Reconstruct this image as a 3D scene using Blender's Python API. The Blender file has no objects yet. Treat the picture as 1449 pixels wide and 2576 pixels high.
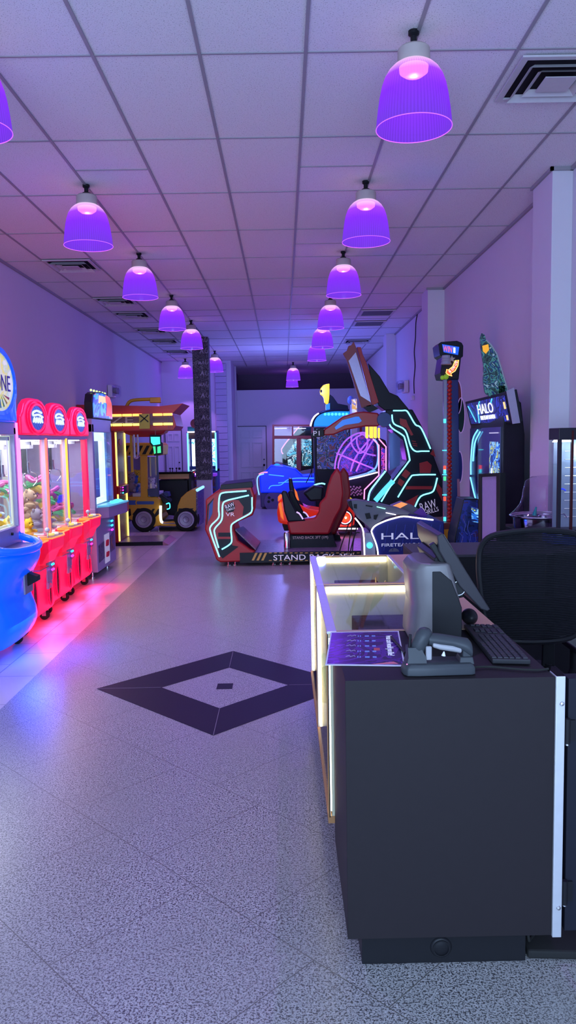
import bpy, math, random
from mathutils import Vector, Matrix
random.seed(7)
PI = math.pi
COL = bpy.context.scene.collection
# ---------------------------------------------------------------- camera
F = 1930.0; EYE = Vector((0, 0, 1.72))
dY = Vector((-12.5, 183, -F)).normalized()
dZ = -Vector((374, -21000, -1930)).normalized()
dZ = (dZ - dZ.dot(dY)*dY).normalized()
dX = dY.cross(dZ).normalized()
W2C = Matrix((dX, dY, dZ)).transposed()          # world -> camera
C2W = W2C.transposed()
cd = bpy.data.cameras.new('camera'); cam = bpy.data.objects.new('camera', cd); COL.objects.link(cam)
cam.matrix_world = Matrix.Translation(EYE) @ C2W.to_4x4()
cd.sensor_fit = 'VERTICAL'; cd.sensor_height = 36; cd.sensor_width = 24; cd.lens = F/2576*36; cd.clip_end = 100; cd.clip_start = .05
bpy.context.scene.camera = cam
def ray(px, py): return C2W @ Vector((px-724.5, 1288-py, -F))
def at(px, py, Y):                                # point on the plane y = Y
    r = ray(px, py); return EYE + r*(Y/r.y)
def atx(px, py, X):
    r = ray(px, py); return EYE + r*(X/r.x)
def atz(px, py, Z=0):
    r = ray(px, py); return EYE + r*((Z-1.72)/r.z)
# ---------------------------------------------------------------- materials
MATS = {}
def mat(name, col, rough=.5, metal=0, emit=None, strength=0, var=.06, scale=30, bump=0, coat=0):
    if name in MATS: return MATS[name]
    m = bpy.data.materials.new(name); m.use_nodes = True; MATS[name] = m
    nt = m.node_tree; b = nt.nodes['Principled BSDF']
    b.inputs['Roughness'].default_value = rough; b.inputs['Metallic'].default_value = metal
    b.inputs['Coat Weight'].default_value = coat
    if max(col) < .07: b.inputs['Specular IOR Level'].default_value = .18
    tc = nt.nodes.new('ShaderNodeTexCoord'); nz = nt.nodes.new('ShaderNodeTexNoise'); nz.inputs['Scale'].default_value = scale
    nt.links.new(tc.outputs['Object'], nz.inputs['Vector'])
    mx = nt.nodes.new('ShaderNodeMix'); mx.data_type = 'RGBA'
    mx.inputs['A'].default_value = tuple(c*(1-var) for c in col)+(1,); mx.inputs['B'].default_value = tuple(min(1, c*(1+var)) for c in col)+(1,)
    nt.links.new(nz.outputs['Fac'], mx.inputs['Factor']); nt.links.new(mx.outputs['Result'], b.inputs['Base Color'])
    if bump:
        bp = nt.nodes.new('ShaderNodeBump'); bp.inputs['Strength'].default_value = bump; bp.inputs['Distance'].default_value = .01
        nt.links.new(nz.outputs['Fac'], bp.inputs['Height']); nt.links.new(bp.outputs['Normal'], b.inputs['Normal'])
    if emit:
        b.inputs['Emission Color'].default_value = (*emit, 1); b.inputs['Emission Strength'].default_value = strength
    return m
def glow(name, col, s): return mat(name, tuple(c*.5 for c in col), .4, 0, col, s)
def glass(name, tint=(1, 1, 1), refl=.12):
    if name in MATS: return MATS[name]
    m = bpy.data.materials.new(name); m.use_nodes = True; MATS[name] = m; nt = m.node_tree; nt.nodes.clear()
    o = nt.nodes.new('ShaderNodeOutputMaterial'); t = nt.nodes.new('ShaderNodeBsdfTransparent'); g = nt.nodes.new('ShaderNodeBsdfGlossy')
    t.inputs[0].default_value = (*tint, 1); g.inputs['Roughness'].default_value = .03
    lw = nt.nodes.new('ShaderNodeLayerWeight'); f = nt.nodes.new('ShaderNodeMath'); f.operation = 'POWER'; f.inputs[1].default_value = 4; nt.links.new(lw.outputs['Facing'], f.inputs[0])
    ml = nt.nodes.new('ShaderNodeMath'); ml.operation = 'MULTIPLY_ADD'; ml.inputs[1].default_value = .45; ml.inputs[2].default_value = refl*.2
    x = nt.nodes.new('ShaderNodeMixShader'); nt.links.new(f.outputs[0], ml.inputs[0]); nt.links.new(ml.outputs[0], x.inputs[0])
    nt.links.new(t.outputs[0], x.inputs[1]); nt.links.new(g.outputs[0], x.inputs[2]); nt.links.new(x.outputs[0], o.inputs[0])
    return m
def art(name, cols, scale=6, rough=.35, emit=0, dist=2.0, kind='noise', spec=.4):
    """printed artwork: blotchy bands of a few colours; emit > 0 for a backlit print"""
    if name in MATS: return MATS[name]
    m = bpy.data.materials.new(name); m.use_nodes = True; MATS[name] = m; nt = m.node_tree; b = nt.nodes['Principled BSDF']
    b.inputs['Roughness'].default_value = rough; b.inputs['Specular IOR Level'].default_value = spec
    tc = nt.nodes.new('ShaderNodeTexCoord')
    if kind == 'noise':
        n = nt.nodes.new('ShaderNodeTexNoise'); n.inputs['Scale'].default_value = scale; n.inputs['Detail'].default_value = 4; n.inputs['Distortion'].default_value = dist; fo = n.outputs['Fac']; lo, hi = .32, .68
    elif kind == 'wave':
        n = nt.nodes.new('ShaderNodeTexWave'); n.bands_direction = 'DIAGONAL'; n.inputs['Scale'].default_value = scale; n.inputs['Distortion'].default_value = dist; n.inputs['Detail'].default_value = 3; fo = n.outputs['Fac']; lo, hi = 0, 1
    else:
        n = nt.nodes.new('ShaderNodeTexVoronoi'); n.inputs['Scale'].default_value = scale
        s = nt.nodes.new('ShaderNodeSeparateColor'); nt.links.new(n.outputs['Color'], s.inputs[0]); fo = s.outputs[0]; lo, hi = 0, 1
    nt.links.new(tc.outputs['Object'], n.inputs['Vector'])
    r = nt.nodes.new('ShaderNodeValToRGB'); r.color_ramp.interpolation = 'CONSTANT'; e = r.color_ramp.elements
    k = len(cols)
    e[0].position = 0; e[0].color = (*cols[0], 1); e[1].position = lo+(hi-lo)/k; e[1].color = (*cols[1 % k], 1)
    for i in range(2, k):
        q = e.new(lo+(hi-lo)*i/k); q.color = (*cols[i], 1)
    nt.links.new(fo, r.inputs[0]); nt.links.new(r.outputs[0], b.inputs['Base Color'])
    if emit:
        nt.links.new(r.outputs[0], b.inputs['Emission Color']); b.inputs['Emission Strength'].default_value = emit
    return m
# ---------------------------------------------------------------- shapes: every one returns (verts, faces)
def box(x0, x1, y0, y1, z0, z1):
    v = [Vector((x, y, z)) for x in (x0, x1) for y in (y0, y1) for z in (z0, z1)]
    return v, [(0, 1, 3, 2), (4, 6, 7, 5), (0, 4, 5, 1), (2, 3, 7, 6), (0, 2, 6, 4), (1, 5, 7, 3)]
def frame_of(d):
    d = d.normalized(); a = Vector((0, 0, 1)) if abs(d.z) < .9 else Vector((1, 0, 0))
    u = d.cross(a).normalized(); return u, d.cross(u).normalized()
def cone(p0, p1, r0, r1, n=16, cap=True):
    p0 = Vector(p0); p1 = Vector(p1); u, w = frame_of(p1-p0); V = []
    for p, r in ((p0, r0), (p1, r1)):
        V += [p+(u*math.cos(2*PI*i/n)+w*math.sin(2*PI*i/n))*r for i in range(n)]
    Fc = [(i, (i+1) % n, n+(i+1) % n, n+i) for i in range(n)]
    if cap: Fc += [tuple(range(n-1, -1, -1)), tuple(range(n, 2*n))]
    return V, Fc
def cyl(p0, p1, r, n=16): return cone(p0, p1, r, r, n)
def tube(pts, r, n=8, closed=False):
    pts = [Vector(p) for p in pts]; V = []; Fc = []; L = len(pts); pu = None
    for i, p in enumerate(pts):
        a = pts[(i-1) % L] if (i > 0 or closed) else p; b = pts[(i+1) % L] if (i < L-1 or closed) else p
        d = (b-a).normalized() if (b-a).length > 1e-9 else Vector((0, 0, 1))
        if pu is None: u, w = frame_of(d)
        else:
            u = pu-d*pu.dot(d); u = u.normalized() if u.length > 1e-6 else frame_of(d)[0]; w = d.cross(u).normalized()
        pu = u; rr = r[i] if isinstance(r, (list, tuple)) else r
        V += [p+(u*math.cos(2*PI*k/n)+w*math.sin(2*PI*k/n))*rr for k in range(n)]
    for i in range(L if closed else L-1):
        j = (i+1) % L
        Fc += [(i*n+k, i*n+(k+1) % n, j*n+(k+1) % n, j*n+k) for k in range(n)]
    if not closed: Fc += [tuple(range(n-1, -1, -1)), tuple(range((L-1)*n, L*n))]
    return V, Fc
def lathe(prof, c=(0, 0, 0), n=32, axis='z'):
    c = Vector(c); V = []; Fc = []
    for r, h in prof:
        for i in range(n):
            a = 2*PI*i/n; p = Vector((r*math.cos(a), r*math.sin(a), h))
            if axis == 'x': p = Vector((p.z, p.x, p.y))
            if axis == 'y': p = Vector((p.x, p.z, p.y))
            V.append(c+p)
    for j in range(len(prof)-1):
        Fc += [(j*n+i, j*n+(i+1) % n, (j+1)*n+(i+1) % n, (j+1)*n+i) for i in range(n)]
    return V, Fc
def ball(c, rx, ry=None, rz=None, n=16, m=10):
    ry = ry or rx; rz = rz or rx; c = Vector(c); V = [c+Vector((0, 0, -rz))]; Fc = []
    for j in range(1, m):
        t = PI*j/m
        V += [c+Vector((rx*math.sin(t)*math.cos(2*PI*i/n), ry*math.sin(t)*math.sin(2*PI*i/n), -rz*math.cos(t))) for i in range(n)]
    V.append(c+Vector((0, 0, rz))); T = len(V)-1
    for i in range(n):
        k = (i+1) % n; Fc.append((0, 1+k, 1+i)); Fc.append((T, 1+(m-2)*n+i, 1+(m-2)*n+k))
        for j in range(m-2): Fc.append((1+j*n+i, 1+j*n+k, 1+(j+1)*n+k, 1+(j+1)*n+i))
    return V, Fc
def slab(pts, d):
    """a closed outline of 3-D points extruded by the vector d"""
    pts = [Vector(p) for p in pts]; d = Vector(d); n = len(pts)
    return pts+[p+d for p in pts], [tuple(range(n-1, -1, -1)), tuple(range(n, 2*n))]+[(i, (i+1) % n, n+(i+1) % n, n+i) for i in range(n)]
def ring(outer, inner, d):
    """a flat frame between two outlines of equal count, extruded by d"""
    o = [Vector(p) for p in outer]; q = [Vector(p) for p in inner]; n = len(o); d = Vector(d)
    V = o+q+[p+d for p in o]+[p+d for p in q]; Fc = []
    for i in range(n):
        j = (i+1) % n
        Fc += [(i, j, n+j, n+i), (2*n+i, 3*n+i, 3*n+j, 2*n+j), (i, 2*n+i, 2*n+j, j), (n+i, n+j, 3*n+j, 3*n+i)]
    return V, Fc
def strip(pts, w, d):
    """a flat ribbon of width w*2 along pts lying in the plane normal to d, thickened by d"""
    pts = [Vector(p) for p in pts]; d = Vector(d); nn = d.normalized(); L = []; R = []
    for i, p in enumerate(pts):
        t = (pts[min(i+1, len(pts)-1)]-pts[max(i-1, 0)]).normalized(); s = nn.cross(t).normalized()*w
        L.append(p+s); R.append(p-s)
    return slab(L+R[::-1], d) if len(pts) == 2 else _ribbon(L, R, d)
def _ribbon(L, R, d):
    n = len(L); V = L+R+[p+d for p in L]+[p+d for p in R]; Fc = []
    for i in range(n-1):
        Fc += [(i, i+1, n+i+1, n+i), (2*n+i, 3*n+i, 3*n+i+1, 2*n+i+1), (i, 2*n+i, 2*n+i+1, i+1), (n+i, n+i+1, 3*n+i+1, 3*n+i)]
    Fc += [(0, n, 3*n, 2*n), (n-1, 3*n-1, 4*n-1, 2*n-1)]
    return V, Fc
def loft(secs, caps=True):
    n = len(secs[0]); V = [Vector(p) for s in secs for p in s]; Fc = []
    for j in range(len(secs)-1): Fc += [(j*n+i, j*n+(i+1) % n, (j+1)*n+(i+1) % n, (j+1)*n+i) for i in range(n)]
    if caps: Fc += [tuple(range(n-1, -1, -1)), tuple(range((len(secs)-1)*n, len(secs)*n))]
    return V, Fc
def xf(shape, M): return [M @ v for v in shape[0]], shape[1]
def smooth_pts(pts, k=6, closed=False):
    pts = [Vector(p) for p in pts]; n = len(pts); out = []
    for i in range(n if closed else n-1):
        g = (lambda j: pts[j % n]) if closed else (lambda j: pts[max(0, min(n-1, j))])
        p0, p1, p2, p3 = g(i-1), g(i), g(i+1), g(i+2)
        for s in range(k):
            t = s/k; out.append(.5*((2*p1)+(p2-p0)*t+(2*p0-5*p1+4*p2-p3)*t*t+(3*p1-p0-3*p2+p3)*t**3))
    if not closed: out.append(pts[-1])
    return out
# ---------------------------------------------------------------- objects
BASE = {}
SPLIT = {'black_panel', 'button', 'green_patch', 'lit_face', 'lit_button', 'edge_trim', 'front_art', 'red_graphic', 'stripe', 'hazard_bar', 'hazard_stripe', 'badge', 'reflection_bar', 'knob', 'side_wing', 'light_strip', 'print_line_', 'rail', 'led_strip', 'inner_light', 'gun_detail', 'lit_lamps', 'round_holes', 'headset_cable', 'key_row', 'fork_', 'red_block'}
def wbase(o): return BASE.get(o.name, Vector((0, 0, 0)))
def thing(name, label, cat, loc, group=None):
    o = bpy.data.objects.new(name, None); COL.objects.link(o); o.location = loc; o.empty_display_size = .1
    BASE[o.name] = Vector(loc); o['label'] = label; o['category'] = cat
    if group: o['group'] = group
    return o
def part(name, m, parent, *shapes, label=None, bevel=0, smooth=False, seg=2, sub=0):
    if parent and len(shapes) > 1 and name in SPLIT:
        return [part(name, m, parent, s, label=label, bevel=bevel, smooth=smooth, seg=seg, sub=sub) for s in shapes][0]
    V = []; Fc = []
    for s in shapes:
        k = len(V); V += [Vector(v) for v in s[0]]; Fc += [tuple(i+k for i in f) for f in s[1]]
    b = wbase(parent) if parent else Vector((0, 0, 0))
    me = bpy.data.meshes.new(name); me.from_pydata([v-b for v in V], [], Fc)
    import bmesh
    bm = bmesh.new(); bm.from_mesh(me); bmesh.ops.recalc_face_normals(bm, faces=bm.faces); bm.to_mesh(me); bm.free()
    me.materials.append(m); o = bpy.data.objects.new(name, me); COL.objects.link(o)
    if parent: o.parent = parent
    BASE[o.name] = b
    if smooth:
        me.polygons.foreach_set('use_smooth', [True]*len(me.polygons)); me.set_sharp_from_angle(angle=math.radians(42))
    if bevel:
        md = o.modifiers.new('bevel', 'BEVEL'); md.width = bevel; md.segments = seg; md.limit_method = 'ANGLE'; md.angle_limit = math.radians(40)
    if sub:
        md = o.modifiers.new('sub', 'SUBSURF'); md.levels = sub; md.render_levels = sub
        me.polygons.foreach_set('use_smooth', [True]*len(me.polygons))
    if label: o['label'] = label
    return o
def single(name, label, cat, m, *shapes, group=None, **kw):
    o = part(name, m, None, *shapes, **kw); o['label'] = label; o['category'] = cat
    V = [v.co for v in o.data.vertices]; c = Vector(((min(v.x for v in V)+max(v.x for v in V))/2, (min(v.y for v in V)+max(v.y for v in V))/2, min(v.z for v in V)))
    for v in o.data.vertices: v.co -= c
    o.location = c; BASE[o.name] = c
    if group: o['group'] = group
    return o
def struct(name, m, *shapes, **kw):
    o = part(name, m, None, *shapes, **kw); o['kind'] = 'structure'; return o
KIDS = None
def copy_tree(o, loc=None, parent=None, **props):
    global KIDS
    c = o.copy(); COL.objects.link(c)
    if parent: c.parent = parent
    for k, v in props.items(): c[k] = v
    for ch in [x for x in COL.objects if x.parent == o]: copy_tree(ch, parent=c)
    if loc is not None: c.location = loc
    BASE[c.name] = Vector(c.location) if not parent else wbase(parent)
    return c
def text(name, s, m, parent, o, u, v, h=None, w=None, depth=.003, label=None):
    """the characters s as a mesh centred on o, running along u with up v; h = cap height, w = width to fit"""
    cu = bpy.data.curves.new(name, 'FONT'); cu.body = s; cu.align_x = 'CENTER'; cu.align_y = 'CENTER'; cu.size = 1; cu.extrude = .01
    cu.resolution_u = 3
    tmp = bpy.data.objects.new(name, cu); me = bpy.data.meshes.new_from_object(tmp); bpy.data.objects.remove(tmp)
    V = [x.co.copy() for x in me.vertices]; Fc = [tuple(p.vertices) for p in me.polygons]; bpy.data.meshes.remove(me)
    xs = [a.x for a in V]; ys = [a.y for a in V]; cx = (min(xs)+max(xs))/2; cy = (min(ys)+max(ys))/2; W = max(xs)-min(xs); H = max(ys)-min(ys)
    if h is None: h = w/W*H
    sx = (w/W) if w else h/H; sy = h/H; u = Vector(u).normalized(); v = Vector(v).normalized(); n = u.cross(v); o = Vector(o)
    V = [o+u*(a.x-cx)*sx+v*(a.y-cy)*sy+n*(a.z/.01*depth*.5+depth*.5) for a in V]
    p = part(name, m, parent, (V, Fc))
    if label: p['label'] = label
    return p
UX = Vector((1, 0, 0)); UY = Vector((0, 1, 0)); UZ = Vector((0, 0, 1))
def light(name, kind, loc, col, power, size=.1, target=None, size_y=None, spot=None):
    l = bpy.data.lights.new(name, kind); l.color = col; l.energy = power
    if kind == 'AREA':
        l.size = size
        if size_y: l.shape = 'RECTANGLE'; l.size_y = size_y
    else: l.shadow_soft_size = size
    if spot: l.spot_size = spot; l.spot_blend = .6
    o = bpy.data.objects.new(name, l); COL.objects.link(o); o.location = loc
    if target is not None: o.rotation_euler = (Vector(target)-Vector(loc)).to_track_quat('-Z', 'Y').to_euler()
    return o
# ---------------------------------------------------------------- common materials
BLACK = mat('black_plastic', (.012, .012, .015), .4); DARK = mat('dark_laminate', (.045, .042, .052), .45)
CHROME = mat('chrome', (.75, .75, .78), .2, 1); ALU = mat('aluminium', (.7, .7, .74), .38, .6)
GREYM = mat('grey_metal', (.3, .29, .36), .45, .3); WHITE = mat('white_plastic', (.75, .75, .78), .4)
PANE = glass('clear_glass'); PAINTW = mat('white_text', (.85, .85, .9), .5, 0, (.8, .8, 1), .25)
CYAN = glow('cyan_neon', (.16, .78, 1.0), 3.2); WNEON = glow('white_neon', (.85, .8, 1), 3.0); RUBBER = mat('rubber', (.02, .02, .02), .8)
# ================================================================ the room
CH = 3.93
def floor_mat():
    m = bpy.data.materials.new('terrazzo_floor'); m.use_nodes = True; nt = m.node_tree; b = nt.nodes['Principled BSDF']; N = nt.nodes.new; L = nt.links.new
    tc = N('ShaderNodeTexCoord')
    def speck(scale, lo, hi, detail=2):
        n = N('ShaderNodeTexNoise'); n.inputs['Scale'].default_value = scale; n.inputs['Detail'].default_value = detail; L(tc.outputs['Object'], n.inputs['Vector'])
        r = N('ShaderNodeMapRange'); r.inputs[1].default_value = lo; r.inputs[2].default_value = hi; L(n.outputs['Fac'], r.inputs[0]); return r.outputs[0]
    def mix(f, a, c):
        x = N('ShaderNodeMix'); x.data_type = 'RGBA'
        if isinstance(f, float): x.inputs['Factor'].default_value = f
        else: L(f, x.inputs['Factor'])
        for s, v in (('A', a), ('B', c)):
            if isinstance(v, tuple): x.inputs[s].default_value = v
            else: L(v, x.inputs[s])
        return x.outputs['Result']
    c = mix(speck(160, .52, .58), (.40, .385, .38, 1), (.08, .075, .08, 1))
    c = mix(speck(120, .575, .61), c, (.045, .04, .045, 1))
    c = mix(speck(100, .62, .68, 1), c, (.52, .50, .50, 1))
    c = mix(speck(1.6, .35, .75), c, mix(.45, c, (.28, .26, .25, 1)))
    # diagonal tiles in running bond
    mp = N('ShaderNodeMapping'); mp.inputs['Rotation'].default_value = (0, 0, math.radians(45)); mp.inputs['Location'].default_value = (.09, .12, 0); L(tc.outputs['Object'], mp.inputs[0])
    br = N('ShaderNodeTexBrick'); br.offset = .5; br.inputs['Scale'].default_value = 1; br.inputs['Brick Width'].default_value = .62; br.inputs['Row Height'].default_value = .62
    br.inputs['Mortar Size'].default_value = .0022; br.inputs['Color1'].default_value = (0, 0, 0, 1); br.inputs['Color2'].default_value = (0, 0, 0, 1); br.inputs['Mortar'].default_value = (1, 1, 1, 1); br.inputs['Mortar Smooth'].default_value = .3
    L(mp.outputs[0], br.inputs['Vector'])
    c = mix(br.outputs['Fac'], c, (.13, .12, .11, 1))
    # the smooth border of plain tile along the left wall
    p = N('ShaderNodeTexBrick'); p.offset = .5; p.inputs['Scale'].default_value = 1; p.inputs['Brick Width'].default_value = .62; p.inputs['Row Height'].default_value = .31
    p.inputs['Mortar Size'].default_value = .003; p.inputs['Color1'].default_value = (.62, .55, .52, 1); p.inputs['Color2'].default_value = (.58, .52, .49, 1); p.inputs['Mortar'].default_value = (.12, .11, .1, 1)
    mp2 = N('ShaderNodeMapping'); mp2.inputs['Rotation'].default_value = (0, 0, math.radians(90)); L(tc.outputs['Object'], mp2.inputs[0]); L(mp2.outputs[0], p.inputs['Vector'])
    sx = N('ShaderNodeSeparateXYZ'); L(tc.outputs['Object'], sx.inputs[0])
    lt = N('ShaderNodeMath'); lt.operation = 'LESS_THAN'; lt.inputs[1].default_value = -1.875; L(sx.outputs[0], lt.inputs[0])
    c = mix(lt.outputs[0], c, p.outputs['Color'])
    L(c, b.inputs['Base Color'])
    r = speck(3, .3, .7); rm = N('ShaderNodeMapRange'); b.inputs['Roughness'].default_value = .31
    bp = N('ShaderNodeBump'); bp.inputs['Strength'].default_value = .06; bp.inputs['Distance'].default_value = .003
    n2 = N('ShaderNodeTexNoise'); n2.inputs['Scale'].default_value = 9; L(tc.outputs['Object'], n2.inputs['Vector']); L(n2.outputs['Fac'], bp.inputs['Height']); b.inputs['Specular IOR Level'].default_value = .6
    return m
def tile_mat():
    m = bpy.data.materials.new('ceiling_tile'); m.use_nodes = True; nt = m.node_tree; b = nt.nodes['Principled BSDF']; N = nt.nodes.new; L = nt.links.new
    tc = N('ShaderNodeTexCoord'); n = N('ShaderNodeTexNoise'); n.inputs['Scale'].default_value = 130; n.inputs['Detail'].default_value = 3; L(tc.outputs['Object'], n.inputs[0])
    r = N('ShaderNodeValToRGB'); e = r.color_ramp.elements; e[0].position = .33; e[0].color = (.45, .43, .45, 1); e[1].position = .42; e[1].color = (.76, .74, .77, 1); L(n.outputs['Fac'], r.inputs[0])
    n3 = N('ShaderNodeTexNoise'); n3.inputs['Scale'].default_value = .8; L(tc.outputs['Object'], n3.inputs[0])
    x = N('ShaderNodeMix'); x.data_type = 'RGBA'; x.blend_type = 'MULTIPLY'; x.inputs['Factor'].default_value = .3; L(r.outputs[0], x.inputs['A']); L(n3.outputs['Color'], x.inputs['B'])
    L(r.outputs[0], b.inputs['Base Color']); b.inputs['Roughness'].default_value = .95
    bp = N('ShaderNodeBump'); bp.inputs['Strength'].default_value = .4; bp.inputs['Distance'].default_value = .004; L(n.outputs['Fac'], bp.inputs['Height']); L(bp.outputs[0], b.inputs['Normal'])
    return m
WALL = mat('wall_paint', (.66, .62, .68), .75, var=.02, scale=8, bump=.05)
struct('floor', floor_mat(), box(-3.5, 2.7, -3.2, 27.2, -.1, 0))
struct('ceiling', tile_mat(), box(-3.5, 2.7, -3.2, 27.2, CH, CH+.08))
struct('wall_left', WALL, box(-3.5, -3.36, -3.2, 27.2, 0, CH))
struct('wall_right', WALL, box(2.45, 2.6, -3.2, 27.2, 0, CH), box(2.28, 2.46, 6.6, 7.1, 0, CH), box(2.2, 2.46, 11.7, 12.2, 0, CH), box(2.25, 2.46, 16.7, 17.2, 0, CH), bevel=.004)
# back wall: a nearer stretch on the left, then the long wall with the dark opening above it
struct('wall_back', WALL, box(-3.36, -1.42, 21.7, 21.85, 0, CH), box(-1.57, -1.42, 21.85, 23.5, 0, CH), box(-1.57, -1.38, 23.4, 23.6, 0, CH),
       box(-1.38, 2.45, 23.5, 23.62, 0, 3.22), bevel=.004)
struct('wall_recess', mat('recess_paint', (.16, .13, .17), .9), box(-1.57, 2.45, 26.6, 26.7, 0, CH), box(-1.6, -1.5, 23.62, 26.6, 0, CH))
# shop front behind the photographer: a low wall, posts and glass
struct('wall_front', WALL, box(-3.36, -2.9, -3.1, -3.0, 0, CH), box(2.0, 2.45, -3.1, -3.0, 0, CH), box(-2.9, 2.0, -3.1, -3.0, 3.3, CH), box(-2.9, 2.0, -3.1, -3.0, 0, .12))
struct('window_1', PANE, box(-2.9, 2.0, -3.055, -3.045, .12, 3.3))
struct('trim_1', ALU, box(-1.3, -1.24, -3.09, -3.01, .12, 3.3), box(.34, .4, -3.09, -3.01, .12, 3.3), box(-2.9, 2.0, -3.09, -3.01, 2.3, 2.36))
# ceiling grid
TB = mat('grid_bar', (.30, .28, .31), .6)
bars = [box(.17+.61*k-.010, .17+.61*k+.010, -3, 23.5, CH-.008, CH) for k in range(-5, 4)]
bars += [box(-3.36, 2.45, 4.63+1.24*k-.007, 4.63+1.24*k+.007, CH-.006, CH) for k in range(-6, 16)]
for k in range(1, 9, 1):
    for x0 in (.17, -2.27+.61):
        yy = 4.63+1.24*k+.62 if k % 2 else 0
        if yy: bars.append(box(x0, x0+.61, yy-.006, yy+.006, CH-.006, CH))
struct('trim_2', TB, *bars)
struct('trim_3', TB, box(-3.36, -3.335, -3, 21.7, CH-.03, CH), box(2.425, 2.45, -3, 23.5, CH-.03, CH), box(2.26, 2.285, 6.58, 7.12, CH-.03, CH), box(2.26, 2.45, 6.58, 6.6, CH-.03, CH), box(2.18, 2.45, 11.68, 11.7, CH-.03, CH))
# floor inlay: the dark diamond ring and its little centre square
INL = mat('inlay_dark_tile', (.014, .009, .024), .5, var=.15, scale=60)
cx, cy = -.44, 5.25
def dia(r, z=.0012): return [(cx-r, cy, z), (cx, cy-r, z), (cx+r, cy, z), (cx, cy+r, z)]
struct('trim_4', INL, ring(dia(.90), dia(.445), (0, 0, .0008)))
struct('trim_5', INL, box(cx-.055, cx+.055, cy-.06, cy+.06, .0012, .002))
struct('trim_6', mat('inlay_joint', (.25, .22, .25), .6), *[strip([(cx+a*.45, cy+b*.45, .0021), (cx+a*.9, cy+b*.9, .0021)], .0015, (0, 0, .0004)) for a, b in ((0, 1), (0, -1), (1, 0), (-1, 0))])
# baseboards
BB = mat('baseboard_vinyl', (.05, .045, .05), .6)
struct('baseboard_left', BB, box(-3.36, -3.35, -3, 21.7, 0, .1)); struct('baseboard_right', BB, box(2.44, 2.45, -3, 23.5, 0, .1), box(2.27, 2.45, 6.59, 7.11, 0, .1), box(2.19, 2.45, 11.69, 12.21, 0, .1))
struct('baseboard_back', BB, box(-3.36, -1.41, 21.69, 21.7, 0, .1), box(-.0, 2.45, 23.49, 23.5, 0, .1))
# doors: six moulded panels each
DOORP = mat('door_paint', (.62, .62, .66), .45)
def door(n, x0, x1, Y, h):
    d = struct(f'door_{n}', DOORP, box(x0, x1, Y-.03, Y, 0, h), bevel=.003)
    w = x1-x0
    for (a, b, c, e) in ((.12, .46, .08, .36), (.54, .88, .08, .36), (.12, .46, .42, .78), (.54, .88, .42, .78), (.12, .46, .84, .95), (.54, .88, .84, .95)):
        o = [(x0+w*a, Y-.032, h*c), (x0+w*b, Y-.032, h*c), (x0+w*b, Y-.032, h*e), (x0+w*a, Y-.032, h*e)]
        q = [(x0+w*a+.03, Y-.032, h*c+.03), (x0+w*b-.03, Y-.032, h*c+.03), (x0+w*b-.03, Y-.032, h*e-.03), (x0+w*a+.03, Y-.032, h*e-.03)]
        part('door_panel', DOORP, d, ring(o, q, (0, -.012, 0)), bevel=.004)
    part('door_frame', mat('door_gap', (.06, .06, .08), .7), d, box(x0-.02, x0, Y-.035, Y, 0, h+.02), box(x1, x1+.02, Y-.035, Y, 0, h+.02), box(x0, x1, Y-.035, Y, h, h+.02))
    part('door_handle', BLACK, d, ball((x1-.07, Y-.08, .95), .035), cyl((x1-.07, Y-.03, .95), (x1-.07, Y-.08, .95), .015), cyl((x1-.07, Y-.03, 1.12), (x1-.07, Y-.05, 1.12), .02))
door(1, -3.3, -2.86, 21.7, 2.04); door(2, -1.45+.05, -.52, 23.5, 2.12)
# slat panel on the corner of the back wall
SL = mat('slat_panel', (.5, .45, .6), .5)
struct('trim_7', SL, *[box(-1.86, -1.55, 21.64, 21.68, z, z+.165) for z in [i*.175 for i in range(22)]], box(-1.86, -1.55, 21.68, 21.7, 0, 3.85), bevel=.006)
# column wrapped in dark printed paper
struct('wall_column', WALL, box(-1.9, -1.58, 16.7, 17.02, 0, CH), bevel=.004)
cam_m = art('column_wrap', [(.02, .018, .025), (.14, .12, .12), (.04, .035, .045), (.24, .21, .20), (.03, .026, .035)], 7, .7, 0, 3.5)
wr = struct('trim_8', cam_m, box(-1.91, -1.57, 16.69, 17.03, .87, CH-.002))
PALE = mat('wrap_mark', (.42, .36, .40), .7)
for i in range(13):
    z = 1.0+i*.235
    if i % 2: part('printed_mark', PALE, wr, slab([(-1.76, 16.688, z), (-1.73, 16.688, z), (-1.725, 16.688, z+.03), (-1.70, 16.688, z+.035), (-1.69, 16.688, z), (-1.665, 16.688, z), (-1.70, 16.688, z+.11)], (0, -.003, 0)))
    else: part('printed_mark', PALE, wr, tube(smooth_pts([(-1.79, 16.686, z), (-1.77, 16.686, z+.06), (-1.76, 16.686, z+.01), (-1.74, 16.686, z+.06), (-1.73, 16.686, z+.01), (-1.70, 16.686, z+.03), (-1.68, 16.686, z+.07), (-1.67, 16.686, z)], 4), .008, 5))
    part('printed_mark', PALE, wr, tube(smooth_pts([(-1.62, 16.686, z+.1), (-1.64, 16.686, z+.03), (-1.60, 16.686, z), (-1.575, 16.686, z+.05)], 4), .006, 5))
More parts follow.
